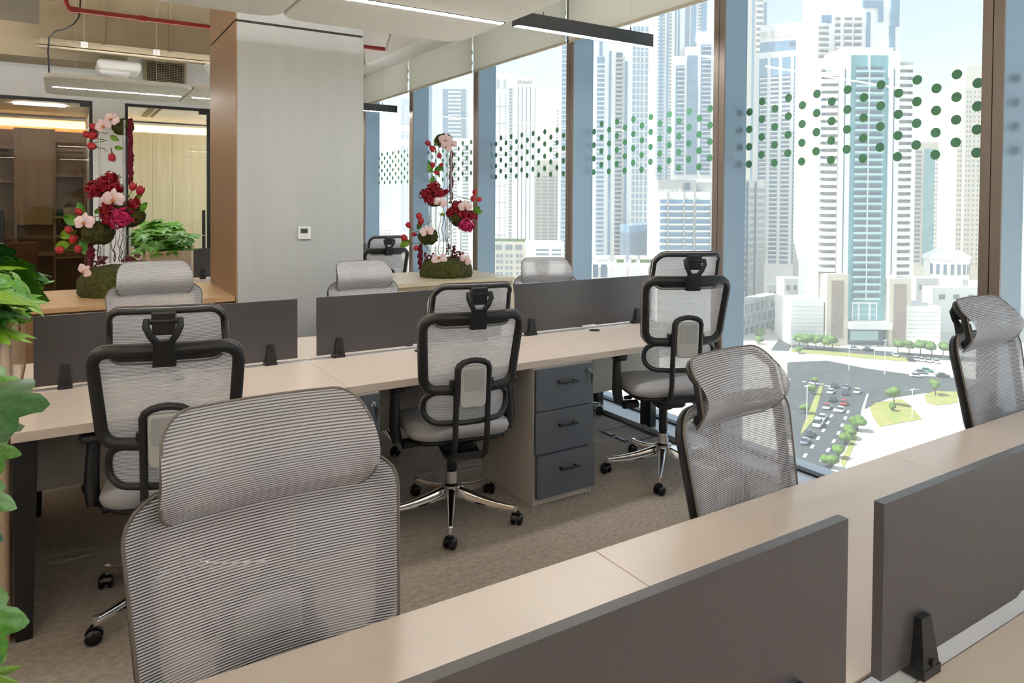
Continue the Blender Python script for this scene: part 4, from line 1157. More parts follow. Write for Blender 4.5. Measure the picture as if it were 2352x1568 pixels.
M['gteal'] = mat('teal_glass', srgb(110, 170, 178), 0.12, spec=0.9, noise=((0.15, 0.15, 0.3), srgb(92, 152, 164)))
M['gdark'] = mat('dark_glass', srgb(74, 96, 120), 0.15, spec=0.9)
M['shade'] = mat('recess_shade', srgb(126, 130, 136), 0.8)  # flat grey for windows and balconies, recess shade put into the colour
M['rail'] = mat('glass_balustrade', srgb(176, 206, 210), 0.2, spec=0.8)
M['sign'] = mat('sign_letters', srgb(112, 116, 122), 0.6)
M['signwhite'] = mat('white_letters', srgb(244, 244, 242), 0.6)
M['crown'] = mat('tree_crown', srgb(104, 132, 60), 0.9, noise=((0.7, 0.7, 0.7), srgb(66, 96, 42)))
M['trunk'] = mat('tree_trunk', srgb(110, 90, 70), 0.9)

def gpt(u, v, z=G):
    r = at(u, v, 1.0) - EYE
    return EYE + r * ((z - EYE.z) / r.z)

class Tower:
    """one building: its front runs from pixel column u0 (d0 metres ahead) to u1 (d1 metres ahead)"""
    def __init__(s, name, label, u0, u1, d0, d1=None, cat='building', group=None):
        d1 = d1 or d0
        s.u0, s.u1, s.d = u0, u1, (d0 + d1) / 2
        a, b = at(u0, 463, d0), at(u1, 463, d1)
        s.W = (Vector((b.x - a.x, b.y - a.y))).length
        s.rz = math.atan2(b.y - a.y, b.x - a.x)
        s.t = thing(name, label, cat, (a.x, a.y, G), s.rz, group)
    def X(s, u): return (u - s.u0) / (s.u1 - s.u0) * s.W
    def Z(s, v): return at((s.u0 + s.u1) / 2, v, s.d).z - G
    def mk(s, mb, name, m, kind=None):
        o = mb.build(name, M[m], s.t, world=False)
        if kind: o['kind'] = kind
        return o
    def mass(s, ua, ub, va, vb, m='tw', y0=0.0, y1=22.0, name='block'):
        zb = 0 if vb is None else s.Z(vb)
        return s.mk(MB().box(s.X(ua), s.X(ub), y0, y1, zb, s.Z(va)), name, m)
    def panel(s, ua, ub, va, vb, m='gl', out=0.25, name='glazing', y0=0.0):
        return s.mk(MB().box(s.X(ua), s.X(ub), y0 - out, y0 + 0.05, 0 if vb is None else s.Z(vb), s.Z(va)), name, m)
    def rep(s, us, va, vb, n, fill, m, name, out=0.3, each=True, y0=0.0, lead=0.0):
        """n rows of one piece per column in us = [(ua, ub), ...] between va and vb"""
        za, zb = s.Z(va), s.Z(vb)
        p = (za - zb) / n
        if each:
            for ua, ub in us:
                first = None
                for i in range(n):
                    if first is None:
                        first = s.mk(MB().box(0, s.X(ub) - s.X(ua), -out, 0.05, 0, p * fill), name, m)
                        o = first
                    else:
                        o = bpy.data.objects.new(name, first.data)
                        COL.objects.link(o)
                        o.parent = s.t
                    o.location = (s.X(ua), y0, zb + p * (i + lead))
        else:
            b = MB()
            for ua, ub in us:
                for i in range(n):
                    z = zb + p * (i + lead)
                    b.box(s.X(ua), s.X(ub), y0 - out, y0 + 0.05, z, z + p * fill)
            s.mk(b, name, m, 'stuff')
    def sideleft(s, y0, y1, va, vb, n, fill, m, name, out=0.3):
        za, zb = s.Z(va), s.Z(vb)
        p = (za - zb) / n
        b = MB()
        for i in range(n):
            b.box(-out, 0.05, y0, y1, zb + p * i, zb + p * (i + fill))
        s.mk(b, name, m, 'stuff')
    def text(s, txt, ua, ub, v, size_px, m, y0=-0.4):
        c = bpy.data.curves.new('lettering', 'FONT')
        c.body = txt
        c.extrude = 0.15
        c.size = size_px * s.d / F_PX * 1.35
        c.align_x = 'CENTER'
        c.materials.append(M[m])
        o = bpy.data.objects.new('lettering', c)
        COL.objects.link(o)
        o.parent = s.t
        o.location = ((s.X(ua) + s.X(ub)) / 2, y0, s.Z(v))
        o.rotation_euler = (PI / 2, 0, 0)
        bpy.context.view_layer.update()
        w0 = o.dimensions.x
        dg = bpy.context.evaluated_depsgraph_get()
        me = bpy.data.meshes.new_from_object(o.evaluated_get(dg))
        o2 = bpy.data.objects.new('lettering', me)
        COL.objects.link(o2)
        o2.parent = s.t
        o2.location, o2.rotation_euler = o.location, o.rotation_euler
        if w0 > 0: o2.scale.x = (s.X(ub) - s.X(ua)) / w0
        bpy.data.objects.remove(o)

# --- the tower with the teal glass bay
T = Tower('residential_tower', 'white residential tower with a teal glass bay and curved balcony stacks', 1889, 2101, 300)
T.mass(1925, 2060, 118, None, 'tw', 0.5, 26)
T.mass(1935, 2052, 108, 122, 'tw', 2, 20, 'crown_block')
T.mass(1889, 1926, 158, None, 'tg', 3, 24, 'wing')
T.mass(2060, 2101, 140, None, 'tg', 3, 24, 'wing')
T.panel(1948, 2036, 128, 742, 'gteal', 0.3, 'glass_bay', 0.5)
T.rep([(1962, 1989), (1992, 2023)], 152, 690, 32, 0.44, 'gdark', 'window', 0.55, True, 0.5, 0.42)
T.rep([(1961, 1989.5), (1991.5, 2024)], 152, 690, 32, 0.30, 'rail', 'balcony', 1.5, True, 0.5, 0.08)
T.panel(1989.6, 1991.4, 128, 690, 'tw', 1.4, 'fin', 0.5)
for ua, ub in ((1925, 1948), (2036, 2060)):
    T.panel(ua, ub, 122, 640, 'tw', 1.2, 'fin', 0.5)
for u in (1935, 2047):
    T.panel(u - 1, u + 1, 160, 630, 'gdark', 1.4, 'slot_window', 0.5)
T.rep([(1889, 1923)], 158, 625, 28, 0.52, 'tw', 'balcony', 2.4, True, 3, 0.0)
T.rep([(2061, 2100)], 142, 640, 30, 0.52, 'tw', 'balcony', 2.4, True, 3, 0.0)
T.rep([(1891, 1898), (2092, 2099)], 158, 635, 29, 0.40, 'gdark', 'window', 0.5, False, 3, 0.55)
T.mass(1895, 1944, 628, None, 'tb', -3, 6, 'portal')
T.mass(2038, 2088, 638, None, 'tb', -3, 6, 'portal')
T.panel(1905, 1933, 643, 775, 'tbrown', 0.4, 'stone_panel', -3)
T.panel(2047, 2076, 650, 782, 'tbrown', 0.4, 'stone_panel', -3)
T.mass(1944, 2038, 737, 752, 'tw', -6, 1, 'canopy')
T.mass(1945, 2037, 752, None, 'gdark', -0.5, 1, 'entrance')
T.panel(1956, 2020, 760, 782, 'rail', 0.3, 'entrance_glazing', -0.5)
T.panel(1960, 2018, 694, 738, 'tw', 0.8, 'window_frame', 0.5)
T.rep([(1963, 1973), (1978, 1998), (2003, 2015)], 697, 736, 3, 0.86, 'gteal', 'window', 1.0, True, 0.5, 0.05)
T = Tower('podium_wall', 'long white podium wall of the teal bay tower', 1820, 1896, 298, cat='building')
T.mass(1820, 1896, 690, None, 'tw', 0, 18)
T.rep([(1821, 1895)], 694, 760, 7, 0.08, 'tg', 'groove', 0.1, True)
T = Tower('podium_wall', 'white podium wall on the far flank of the teal bay tower', 2087, 2166, 297, cat='building')
T.mass(2087, 2166, 704, None, 'tw', 0, 18)
T.rep([(2088, 2165)], 708, 775, 7, 0.08, 'tg', 'groove', 0.1, True)

# --- tall stepped tower behind it
T = Tower('stepped_tower', 'tall stepped white tower with balcony stacks behind the teal bay tower', 1872, 2062, 345)
T.mass(1895, 2062, -160, None, 'tw', 1, 30)
T.mass(1880, 1896, 22, None, 'tw', 2, 30, 'wing')
T.mass(1872, 1900, 58, None, 'tw', 0.5, 26, 'wing')
T.panel(1881, 1903, 38, 56, 'gl', 0.8, 'glazing', 0.4)
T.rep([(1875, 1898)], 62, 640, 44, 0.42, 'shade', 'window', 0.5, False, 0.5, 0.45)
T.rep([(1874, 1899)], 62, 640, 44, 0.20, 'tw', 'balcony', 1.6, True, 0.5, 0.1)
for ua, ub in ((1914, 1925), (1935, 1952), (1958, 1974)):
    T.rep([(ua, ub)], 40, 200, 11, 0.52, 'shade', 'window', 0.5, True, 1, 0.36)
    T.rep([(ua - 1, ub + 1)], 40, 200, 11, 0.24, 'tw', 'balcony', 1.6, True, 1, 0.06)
T.panel(1985, 1994, 30, 126, 'gl', 0.5, 'glazing', 1)
T.panel(2038, 2051, 60, 118, 'gl', 0.5, 'glazing', 1)
T.panel(2040, 2059, -30, 62, 'gl', 0.9, 'glazing', 1)
T.panel(1976, 2022, 3, 20, 'gl', 0.9, 'glazing', 1)
T.panel(2012, 2022, 20, 52, 'gl', 0.9, 'glazing', 1)

# --- block with four glass columns and a sign
T = Tower('framed_tower', 'white framed tower with four blue glass columns and a blue sign band', 1731, 1868, 445, 430)
T.mass(1731, 1868, 118, None, 'tw', 0.5, 26)
T.mass(1741, 1868, 54, 118, 'tw', 1.5, 26, 'crown_block')
T.panel(1741, 1840, 94, 118, 'gl', 0.3, 'sign_band', 1.4)
T.text('EMAAR', 1808, 1838, 105, 9, 'sign', 0.6)
for ua, ub in ((1740, 1759), (1767, 1785), (1793, 1812), (1820, 1838)):
    T.panel(ua, ub, 132, 606, 'gl', 0.25, 'glazing', 0.5)
    T.rep([(ua + (3 if ua in (1740, 1820) else 0), ub)], 172, 600, 42, 0.30, 'tw', 'balcony', 0.9, True, 0.5, 0.2)
    T.rep([(ua, ub)], 172, 600, 42, 0.34, 'gdark', 'window', 0.4, False, 0.5, 0.55)
T.panel(1856, 1867, 72, 620, 'gdark', 0.3, 'glass_slot', 0.5)
T.rep([(1742, 1757), (1765, 1783), (1790, 1812), (1820, 1838)], 66, 86, 1, 0.7, 'tb', 'crown_window', 0.3, True, 1.5, 0.1)

# --- slim towers at the bay's edges
T = Tower('slim_tower', 'slim pale tower half hidden by the bronze mullion', 1690, 1756, 540)
T.mass(1690, 1756, -40, None, 'tb', 0, 24)
T.panel(1722, 1727, -30, 420, 'gl', 0.4, 'glazing')
T.panel(1749, 1755, 8, 420, 'gl', 0.4, 'glazing')
T.rep([(1732, 1746)], 0, 420, 32, 0.4, 'tw', 'balcony', 1.4, True)
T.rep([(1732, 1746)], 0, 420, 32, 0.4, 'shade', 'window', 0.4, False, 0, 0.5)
T = Tower('glass_block', 'grey blue apartment block beside the bronze mullion', 1660, 1757, 350, 380)
T.mass(1660, 1757, 412, None, 'tg', 0, 20)
T.rep([(1663, 1676), (1680, 1694), (1698, 1712), (1716, 1731), (1736, 1755)], 428, 672, 15, 0.56, 'gdark', 'window', 0.3, True, 0, 0.2)
for u in (1677.5, 1696, 1714, 1733):
    T.panel(u - 1.2, u + 1.2, 416, 690, 'gdark', 0.9, 'fin')
T = Tower('street_block', 'low grey street building with staggered windows beside the sloping lane', 1700, 1790, 315, 345)
T.mass(1700, 1790, 684, None, 'tg', 0, 6)
rw = random.Random(4)
for r_ in range(3):
    za = T.Z(706 + 24 * r_)
    T.rep([(1702 + 12 * c + 5 * (r_ % 2), 1708 + 12 * c + 5 * (r_ % 2)) for c in range(7)], 690 + 26 * r_, 712 + 26 * r_, 1, 0.85, 'gdark', 'window', 0.3, True)
T = Tower('corner_tower', 'narrow glass and beige tower standing behind the teal bay tower', 2100, 2156, 520)
T.mass(2100, 2156, 326, None, 'tb', 0, 24)
T.panel(2120, 2146, 342, 610, 'gteal', 0.3)
T.rep([(2146, 2155)], 345, 605, 26, 0.5, 'tw', 'balcony', 1.2, False)
T.rep([(2101, 2114)], 345, 605, 26, 0.5, 'gdark', 'window', 0.4, False, 0, 0.3)
T = Tower('grid_tower', 'cream tower dotted with small dark windows beside the bronze mullion', 2199, 2275, 470)
T.mass(2212, 2275, 200, None, 'tb', 0, 22)
T.mass(2224, 2275, 148, 205, 'tb', 4, 20, 'crown_block')
T.mass(2199, 2214, 310, None, 'tb', 2, 22, 'wing')
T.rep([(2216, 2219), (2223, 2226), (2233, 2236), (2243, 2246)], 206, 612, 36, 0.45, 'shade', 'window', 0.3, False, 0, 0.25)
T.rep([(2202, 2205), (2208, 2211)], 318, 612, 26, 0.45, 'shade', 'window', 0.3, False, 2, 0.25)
T = Tower('round_hall', 'round white hall with a shallow roof among trees', 2158, 2250, 430)
cx_ = T.W / 2
T.mk(MB().lathe([(T.W / 2, 0), (T.W / 2, T.Z(598)), (T.W / 2 + 1, T.Z(597)), (T.W / 2 + 1, T.Z(590)), (T.W * 0.3, T.Z(578)), (0.5, T.Z(572))], 40, (cx_, T.W / 2, 0)), 'drum', 'tw')
for k in range(9):
    a = math.radians(200 + 18 * k)
    T.mk(MB().box(-0.9, 0.9, -0.2, 0.2, T.Z(632), T.Z(608)).xf(Matrix.Translation((cx_ + (T.W / 2 + 0.1) * math.cos(a), T.W / 2 + (T.W / 2 + 0.1) * math.sin(a), 0)) @ Matrix.Rotation(a + PI / 2, 4, 'Z')), 'window', 'gdark')
T = Tower('mall_block', 'distant white block with square windows on the skyline', 2130, 2204, 640)
T.mass(2130, 2204, 497, None, 'tw', 0, 40)
T.rep([(2157, 2165), (2174, 2182), (2191, 2199)], 516, 566, 3, 0.55, 'gl', 'window', 0.4, True, 0, 0.2)
for i_, (ua, ub, va, d_) in enumerate(((1804, 1858, 640, 338), (1766, 1800, 655, 414), (2150, 2260, 662, 330), (2110, 2160, 640, 380))):
    T = Tower('annex_block', ('white low annex behind the podium wall', 'small white annex beside the palm', 'wide white annex behind the far chair', 'pale annex below the round hall')[i_], ua, ub, d_)
    T.mass(ua, ub, va, None, 'tw', 0, 10)
    T.rep([(ua + (ub - ua) * f, ua + (ub - ua) * (f + 0.12)) for f in (0.1, 0.4, 0.7)], va + 12, va + 26, 1, 0.8, 'shade', 'window', 0.3, True)

# --- towers of the bay above the dark pendant
T = Tower('balcony_tower', 'white tower with dark balcony columns seen under the dark pendant', 1345, 1449, 390)
T.mass(1345, 1449, 100, None, 'tw', 0.5, 26)
T.panel(1369, 1386, 132, 592, 'gl', 0.3, 'glazing', 0.5)
T.rep([(1369, 1386)], 140, 592, 43, 0.24, 'tw', 'balcony', 1.1, True, 0.5)
T.panel(1396, 1402, 118, 592, 'gl', 0.3, 'glass_slot', 0.5)
T.panel(1412, 1427, 122, 592, 'gdark', 0.3, 'glazing', 0.5)
T.rep([(1411, 1431)], 128, 592, 46, 0.42, 'tg', 'balcony', 1.5, True, 0.5)
T.panel(1433, 1439, 142, 592, 'gl', 0.3, 'glass_slot', 0.5)
T.panel(1374, 1381, 92, 130, 'gl', 0.3, 'glass_slot', 0.5)
T = Tower('lattice_tower', 'pale tower with a fine white lattice behind the balcony tower', 1440, 1494, 560)
T.mass(1440, 1494, 40, None, 'tw', 0, 26)
T.rep([(1450, 1457), (1460, 1466), (1469, 1475), (1479, 1485)], 60, 540, 34, 0.78, 'gl', 'window', 0.3, False)
T = Tower('terraced_towers', 'cluster of tall white towers with stepped blue glass fronts', 1506, 1660, 430)
T.mass(1506, 1548, 22, None, 'tw', 3, 26)
T.mass(1545, 1660, -120, None, 'tw', 8, 34, 'rear_tower')
T.mass(1544, 1573, 130, None, 'tw', 0, 20, 'wing')
T.mass(1573, 1606, 108, None, 'tw', 1, 22, 'wing')
T.mass(1601, 1660, 74, None, 'tw', 0, 20, 'wing')
T.panel(1576, 1600, 128, 400, 'gl', 0.4, 'glazing', 1)
for ua, ub, va in ((1549, 1569, 152), (1606, 1629, 104)):
    T.panel(ua, ub, va, 400, 'gl', 0.3, 'glazing', 0)
    T.rep([(ua, ub)], va, 400, int((400 - va) / 10.2), 0.14, 'gdark', 'floor_line', 0.7, True, 0)
    T.rep([(ua + 3, ub)], va, 400, int((400 - va) / 10.2), 0.16, 'tw', 'balcony', 0.9, False, 0, 0.5)
T.rep([(1510, 1514), (1520, 1525)], 30, 520, 60, 0.5, 'gl', 'window', 0.5, False, 3)
T.panel(1515.5, 1519, 30, 520, 'gl', 0.5, 'glass_slot', 3)
T.panel(1530, 1534, 30, 520, 'gl', 0.5, 'glass_slot', 3)
T.rep([(1536, 1541)], 26, 430, 50, 0.5, 'shade', 'window', 0.5, False, 3)
for ua, ub in ((1552, 1556), (1560, 1564), (1577, 1586), (1590, 1602), (1613, 1626)):
    T.panel(ua, ub, -20, 128, 'gl', 0.4, 'glazing', 8)
T.rep([(1576, 1587), (1606, 1614)], 0, 110, 14, 0.4, 'shade', 'window', 0.5, False, 8)
T = Tower('sign_building', 'mid rise building with a white name sign on its roof wall', 1508, 1648, 305)
T.mass(1512, 1648, 440, None, 'tw', 0, 24)
T.mass(1512, 1600, 412, 442, 'tg', 1, 16, 'roof_wall')
T.mass(1596, 1648, 418, 442, 'tg', 5, 16, 'roof_wall')
T.panel(1514, 1567, 419, 444, 'tg', 0.4, 'sign_wall', 1)
T.text('ELLINGTON', 1517, 1566, 443, 9, 'signwhite', 0.3)
T.panel(1573, 1585, 420, 436, 'gdark', 0.4, 'roof_window', 1)
for us in ([(1516, 1531)], [(1535, 1568)], [(1572, 1591)], [(1598, 1630)], [(1634, 1646)]):
    T.rep(us, 456, 592, 9, 0.62, 'gl', 'window', 0.4, True, 0, 0.2)
    T.rep(us, 456, 592, 9, 0.18, 'tw', 'balcony', 1.3, True, 0, 0.02)
for u in (1533, 1570, 1594, 1632):
    T.panel(u - 1.6, u + 1.6, 440, 600, 'tg', 1.0, 'fin')
T = Tower('wedge_hall', 'low dark blue hall with a slanting roof between the towers', 1446, 1506, 350)
T.mk(MB().prism([(0, 0), (T.W, 0), (T.W, T.Z(524)), (0, T.Z(536))], 'y', 0, 30), 'hall_body', 'gdark')
T.mk(MB().prism([(0, T.Z(536)), (T.W, T.Z(524)), (T.W, T.Z(514)), (0, T.Z(519))], 'y', 2, 30), 'roof_sheet', 'gl')
T = Tower('portal_podium', 'white podium with square portal frames and roof garden', 1355, 1512, 268)
T.mass(1355, 1512, 615, None, 'tw', 4, 26)
for ua, ub in ((1361, 1405), (1416, 1442), (1450, 1474), (1468, 1512)):
    for a_, b_ in ((ua, ua + 4), (ub - 4, ub)):
        T.panel(a_, b_, 592, 650, 'tw', 1.2, 'portal_post', 4)
    T.panel(ua, ub, 588, 597, 'tw', 1.2, 'portal_beam', 4)
T.rep([(1366, 1378), (1384, 1398)], 606, 640, 1, 0.9, 'gdark', 'window', 0.5, True, 4)
T.rep([(1418, 1440), (1452, 1466), (1476, 1508)], 594, 606, 1, 0.9, 'crown', 'roof_hedge', 1.0, True, 6)

# --- the bay behind the flowers
T = Tower('lettered_tower', 'white tower with thin vertical window lines and lettering on its crown', 1132, 1229, 470)
T.mass(1132, 1178, 168, None, 'tw', 1.5, 26)
T.mass(1176, 1226, 174, None, 'tw', 0, 26, 'wing')
T.mass(1222, 1229, 200, None, 'tg', 2, 24, 'wing')
T.text('EMAAR', 1187, 1221, 194, 9, 'sign', -0.3)
for u in (1189, 1198, 1207.6, 1217):
    T.panel(u - 0.9, u + 0.9, 200, 590, 'gdark', 0.25, 'slot_window', 0)
for u in (1147, 1160):
    T.rep([(u - 0.8, u + 0.8)], 214, 590, 60, 0.6, 'shade', 'window', 0.3, False, 1.5)
T.rep([(1168, 1177)], 200, 590, 52, 0.5, 'shade', 'balcony', 0.8, False, 1.5)
for v in (245, 282, 318, 355, 390, 427, 465, 500, 540):
    T.panel(1134, 1162, v, v + 1.2, 'shade', 0.3, 'joint_line', 1.5)
T.rep([(1139, 1146), (1155, 1161)], 180, 204, 1, 0.9, 'tg', 'crown_window', 0.4, True, 1.5)
T = Tower('beige_tower', 'beige apartment tower with paired window columns beside the lettered tower', 1226, 1292, 500)
T.mass(1226, 1292, 368, None, 'tb', 0, 22)
T.rep([(1229, 1240), (1245, 1257), (1261, 1272), (1276, 1286)], 400, 592, 24, 0.5, 'shade', 'window', 0.5, False)
T.rep([(1231, 1238), (1247, 1254), (1263, 1270), (1278, 1284)], 372, 396, 2, 0.7, 'tg', 'crown_window', 0.3, True)
T = Tower('blade_tower', 'striped tower with a curved blade edge on the skyline', 1264, 1290, 700)
pts_ = [(0, 0), (T.W, 0), (T.W, T.Z(214)), (T.W * 0.85, T.Z(224)), (T.W * 0.6, T.Z(252)), (T.W * 0.35, T.Z(295)), (T.W * 0.15, T.Z(340)), (0, T.Z(372))]
T.mk(MB().prism(pts_, 'y', 0, 30), 'blade_body', 'tw')
T.rep([(1277, 1288)], 250, 372, 16, 0.45, 'gdark', 'window', 0.5, False)
T.rep([(1269, 1277)], 320, 372, 7, 0.45, 'gdark', 'window', 0.5, False)
T = Tower('edge_tower', 'blue glass tower right against the mullion behind the grey chair', 1286, 1320, 450)
T.mass(1286, 1320, 60, None, 'tw', 0, 20)
T.panel(1288, 1316, 60, 592, 'gl', 0.3)
T.rep([(1289, 1316)], 64, 592, 50, 0.14, 'tw', 'floor_line', 0.8, True)
T = Tower('terrace_block', 'low beige terrace building under the lettered tower', 1130, 1208, 345)
T.mass(1130, 1208, 555, None, 'tb', 0, 20)
T.rep([(1139, 1153), (1161, 1177), (1184, 1199)], 560, 574, 1, 0.85, 'shade', 'window', 0.4, True)
T.rep([(1140, 1147), (1150, 1156), (1162, 1168), (1172, 1178), (1186, 1192), (1195, 1201)], 578, 660, 6, 0.55, 'shade', 'window', 0.4, True)
T.panel(1131, 1207, 548, 556, 'crown', 0.2, 'roof_hedge', 1)
T = Tower('arcade_block', 'low white block with long windows below the beige tower', 1208, 1296, 420)
T.mass(1208, 1296, 556, None, 'tw', 0, 20)
T.rep([(1232, 1262), (1268, 1290)], 566, 606, 4, 0.4, 'gdark', 'window', 0.4, True)
T = Tower('banded_tower', 'glass tower with white floor bands behind the flower tower', 994, 1076, 560)
T.mass(994, 1076, 196, None, 'tw', 0, 26)
T.panel(1016, 1028, 205, 560, 'gl', 0.4)
T.panel(1059, 1070, 205, 560, 'gl', 0.4)
T.panel(1029, 1058, 205, 560, 'gl', 0.3)
T.rep([(1029, 1058)], 205, 560, 40, 0.4, 'tw', 'floor_band', 0.6, False)
T = Tower('gridded_tower', 'white gridded apartment tower between flowers and mullion', 1034, 1096, 470)
T.mass(1034, 1096, 318, None, 'tw', 0, 24)
T.rep([(1041, 1049), (1062, 1076)], 330, 600, 34, 0.5, 'shade', 'window', 0.4, False)
T = Tower('left_slab', 'pale glass slab tower beside the flower tower stem', 972, 996, 520)
T.mass(972, 996, 150, None, 'tw', 0, 24)
T.panel(980, 991, 160, 560, 'gl', 0.4)
T = Tower('gold_tower', 'far cream tower with a pointed crown on the hazy skyline', 898, 926, 1500)
T.mass(898, 926, 410, None, 'tb', 0, 60)
T.mass(904, 921, 396, 412, 'tb', 5, 50, 'crown_block')
T.panel(909, 914, 404, 440, 'gl', 1.0)
T = Tower('needle_tower', 'slender blue tower rising beside the far mullion', 921, 937, 1100)
T.mass(921, 937, 225, None, 'gl', 0, 40)
T.rep([(929, 935)], 240, 520, 40, 0.5, 'tw', 'floor_band', 0.6, False)
rs = random.Random(11)
lowlabels = ['hazy low block %s' % w for w in ('at the far shore', 'with a flat white roof', 'beyond the round hall', 'behind the wedge hall', 'next to the needle tower', 'under the gold tower', 'past the banded tower', 'left of the beige tower')]
for i_, (ua, ub, va, d_) in enumerate(((862, 900, 520, 900), (860, 940, 548, 520), (2168, 2215, 470, 900), (1452, 1500, 500, 800), (905, 940, 535, 640), (870, 915, 512, 1200), (976, 1040, 560, 500), (1205, 1232, 545, 560))):
    T = Tower('low_block', lowlabels[i_], ua, ub, d_, group='hazy low blocks')
    T.mass(ua, ub, va, None, 'tb' if i_ % 2 else 'tw', 0, 30)
    T.rep([(ua + (ub - ua) * f, ua + (ub - ua) * (f + 0.14)) for f in (0.08, 0.31, 0.54, 0.77)], va + 6, va + 34, 4, 0.45, 'shade', 'window', 0.4, False, 0, 0.3)
T = Tower('shore_block', 'cream courtyard building below the far windows behind the distant chair', 868, 960, 300)
T.mass(868, 960, 592, None, 'tb', 0, 20)
T.rep([(905, 912), (925, 932), (942, 949)], 600, 640, 2, 0.6, 'shade', 'window', 0.4, True)

# --- the city goes on past the picture's edges
for i_, (ua, ub, va, d_, lb) in enumerate(((2290, 2420, 655, 330, 'long white hall behind the chair at the picture edge'), (2440, 2560, 120, 420, 'pale tower past the picture edge'), (2590, 2760, 260, 380, 'broad pale tower past the picture edge'), (2820, 2960, 40, 460, 'tall pale tower well past the picture edge'), (3050, 3300, 420, 420, 'squat pale block well past the picture edge'), (700, 800, 300, 520, 'pale tower hidden by the laminate column'), (560, 660, 380, 620, 'broad pale tower hidden by the laminate column'))):
    T = Tower('city_block', lb, ua, ub, d_, group='blocks past the picture edges')
    T.mass(ua, ub, va, None, 'tw' if i_ % 2 == 0 else 'tb', 0, 24)
    n_fl = max(3, int((T.Z(va)) / 4.2))
    T.rep([(ua + (ub - ua) * f, ua + (ub - ua) * (f + 0.15)) for f in (0.06, 0.29, 0.53, 0.77)], va + 8, 640 if va < 600 else 720, n_fl, 0.5, 'gl', 'window', 0.4, False, 0, 0.25)

# --- ground, roads and greens
struct('ground', MB().box(5, 2600, -1800, 3200, G - 2, G), M['ground'], 'pale paved city ground far below')
def patch(name, pts, m, dz, label, kind='structure', cat='setting'):
    p = [gpt(u, v) for u, v in pts]
    b = MB().add([(q.x, q.y, G + dz) for q in p], [tuple(range(len(p)))])
    n_ = sum((p[i].x * p[(i + 1) % len(p)].y - p[(i + 1) % len(p)].x * p[i].y) for i in range(len(p)))
    if n_ < 0: b.f = [tuple(reversed(b.f[0]))]
    o = b.build(name, M[m])
    return tag(o, label, cat, kind=kind)
road = patch('road_1', [(1815, 1010), (1838, 1090), (1838, 1180), (1860, 1180), (1912, 1072), (1968, 989), (1980, 935), (1992, 900), (1955, 872), (1905, 876), (1885, 925), (1868, 965)], 'asphalt', 0.06, 'grey avenue with queuing cars running towards the viewer')
patch('road_2', [(1808, 832), (1900, 828), (1990, 846), (2110, 862), (2260, 872), (2260, 905), (2110, 893), (2000, 905), (1900, 890), (1808, 872)], 'asphalt', 0.05, 'wide grey cross street at the junction')
patch('road_3', [(1808, 872), (1900, 886), (1872, 962), (1840, 1005), (1815, 1010), (1790, 1000)], 'asphalt', 0.04, 'empty opposite carriageway of the avenue')
patch('road_4', [(1770, 805), (1812, 806), (1826, 770), (1822, 720), (1806, 700), (1790, 712), (1802, 760)], 'asphalt', 0.05, 'sloping side lane beside the low grey building')
patch('road_5', [(1815, 789), (2000, 804), (2260, 822), (2260, 833), (2000, 815), (1815, 799)], 'asphalt', 0.05, 'service road in front of the teal bay tower')
patch('road_6', [(1995, 905), (2120, 893), (2260, 905), (2260, 915), (2130, 902), (2040, 915), (1985, 940)], 'asphalt', 0.045, 'slip road curving round the planted island')
dm = None
for (x, y) in ((870, 685), (843, 738), (808, 797), (768, 857), (722, 922), (668, 990), (977, 702), (953, 757), (925, 817), (888, 880), (845, 947), (793, 1020), (733, 1095), (895, 640), (995, 655)):
    p = gpt(1650 + x / 3.35, 750 + y / 3.35, G + 0.08)
    if dm is None:
        dm = MB().box(-0.33, 0.33, -1.5, 1.5, 0, 0.02).build('lane_marking', M['paint'], road, world=False)
        o = dm
    else:
        o = bpy.data.objects.new('lane_marking', dm.data)
        COL.objects.link(o)
        o.parent = road
    o.location = p
    a, b_ = gpt(1907, 1072), gpt(1978, 935)
    o.rotation_euler = (0, 0, math.atan2(b_.y - a.y, b_.x - a.x) - PI / 2)
for i_ in range(12):
    p = gpt(1822 + i_ * 7.2, 872 + i_ * 1.2 + (0 if i_ < 8 else 1), G + 0.08)
    o = MB().box(-0.6, 0.6, -2.0, 2.0, 0, 0.02).build('crossing_bar', M['paint'], road, world=False)
    o.location = p
    o.rotation_euler = (0, 0, 0.35)
GR = [([(1998, 935), (2012, 925), (2070, 916), (2090, 930), (2118, 963), (2020, 980), (2003, 955)], 'dry lawn of the planted island with one tree'),
      ([(2122, 906), (2150, 898), (2200, 900), (2200, 925), (2150, 932), (2128, 925)], 'small lawn beside the slip road'),
      ([(1868, 965), (1880, 925), (1892, 880), (1886, 880), (1868, 920), (1842, 985), (1838, 1000)], 'planted strip between the two carriageways'),
      ([(1816, 800), (1900, 806), (2000, 815), (2105, 823), (2105, 832), (2000, 824), (1900, 815), (1816, 808)], 'long clipped lawn before the service road'),
      ([(1820, 782), (1930, 790), (1930, 796), (1820, 788)], 'thin lawn under the tree row'),
      ([(1930, 1060), (1945, 1030), (1962, 1000), (1970, 1000), (1955, 1040), (1938, 1075)], 'planted verge along the avenue')]
for pts, lb in GR:
    patch('lawn', pts, 'grass', 0.09, lb)

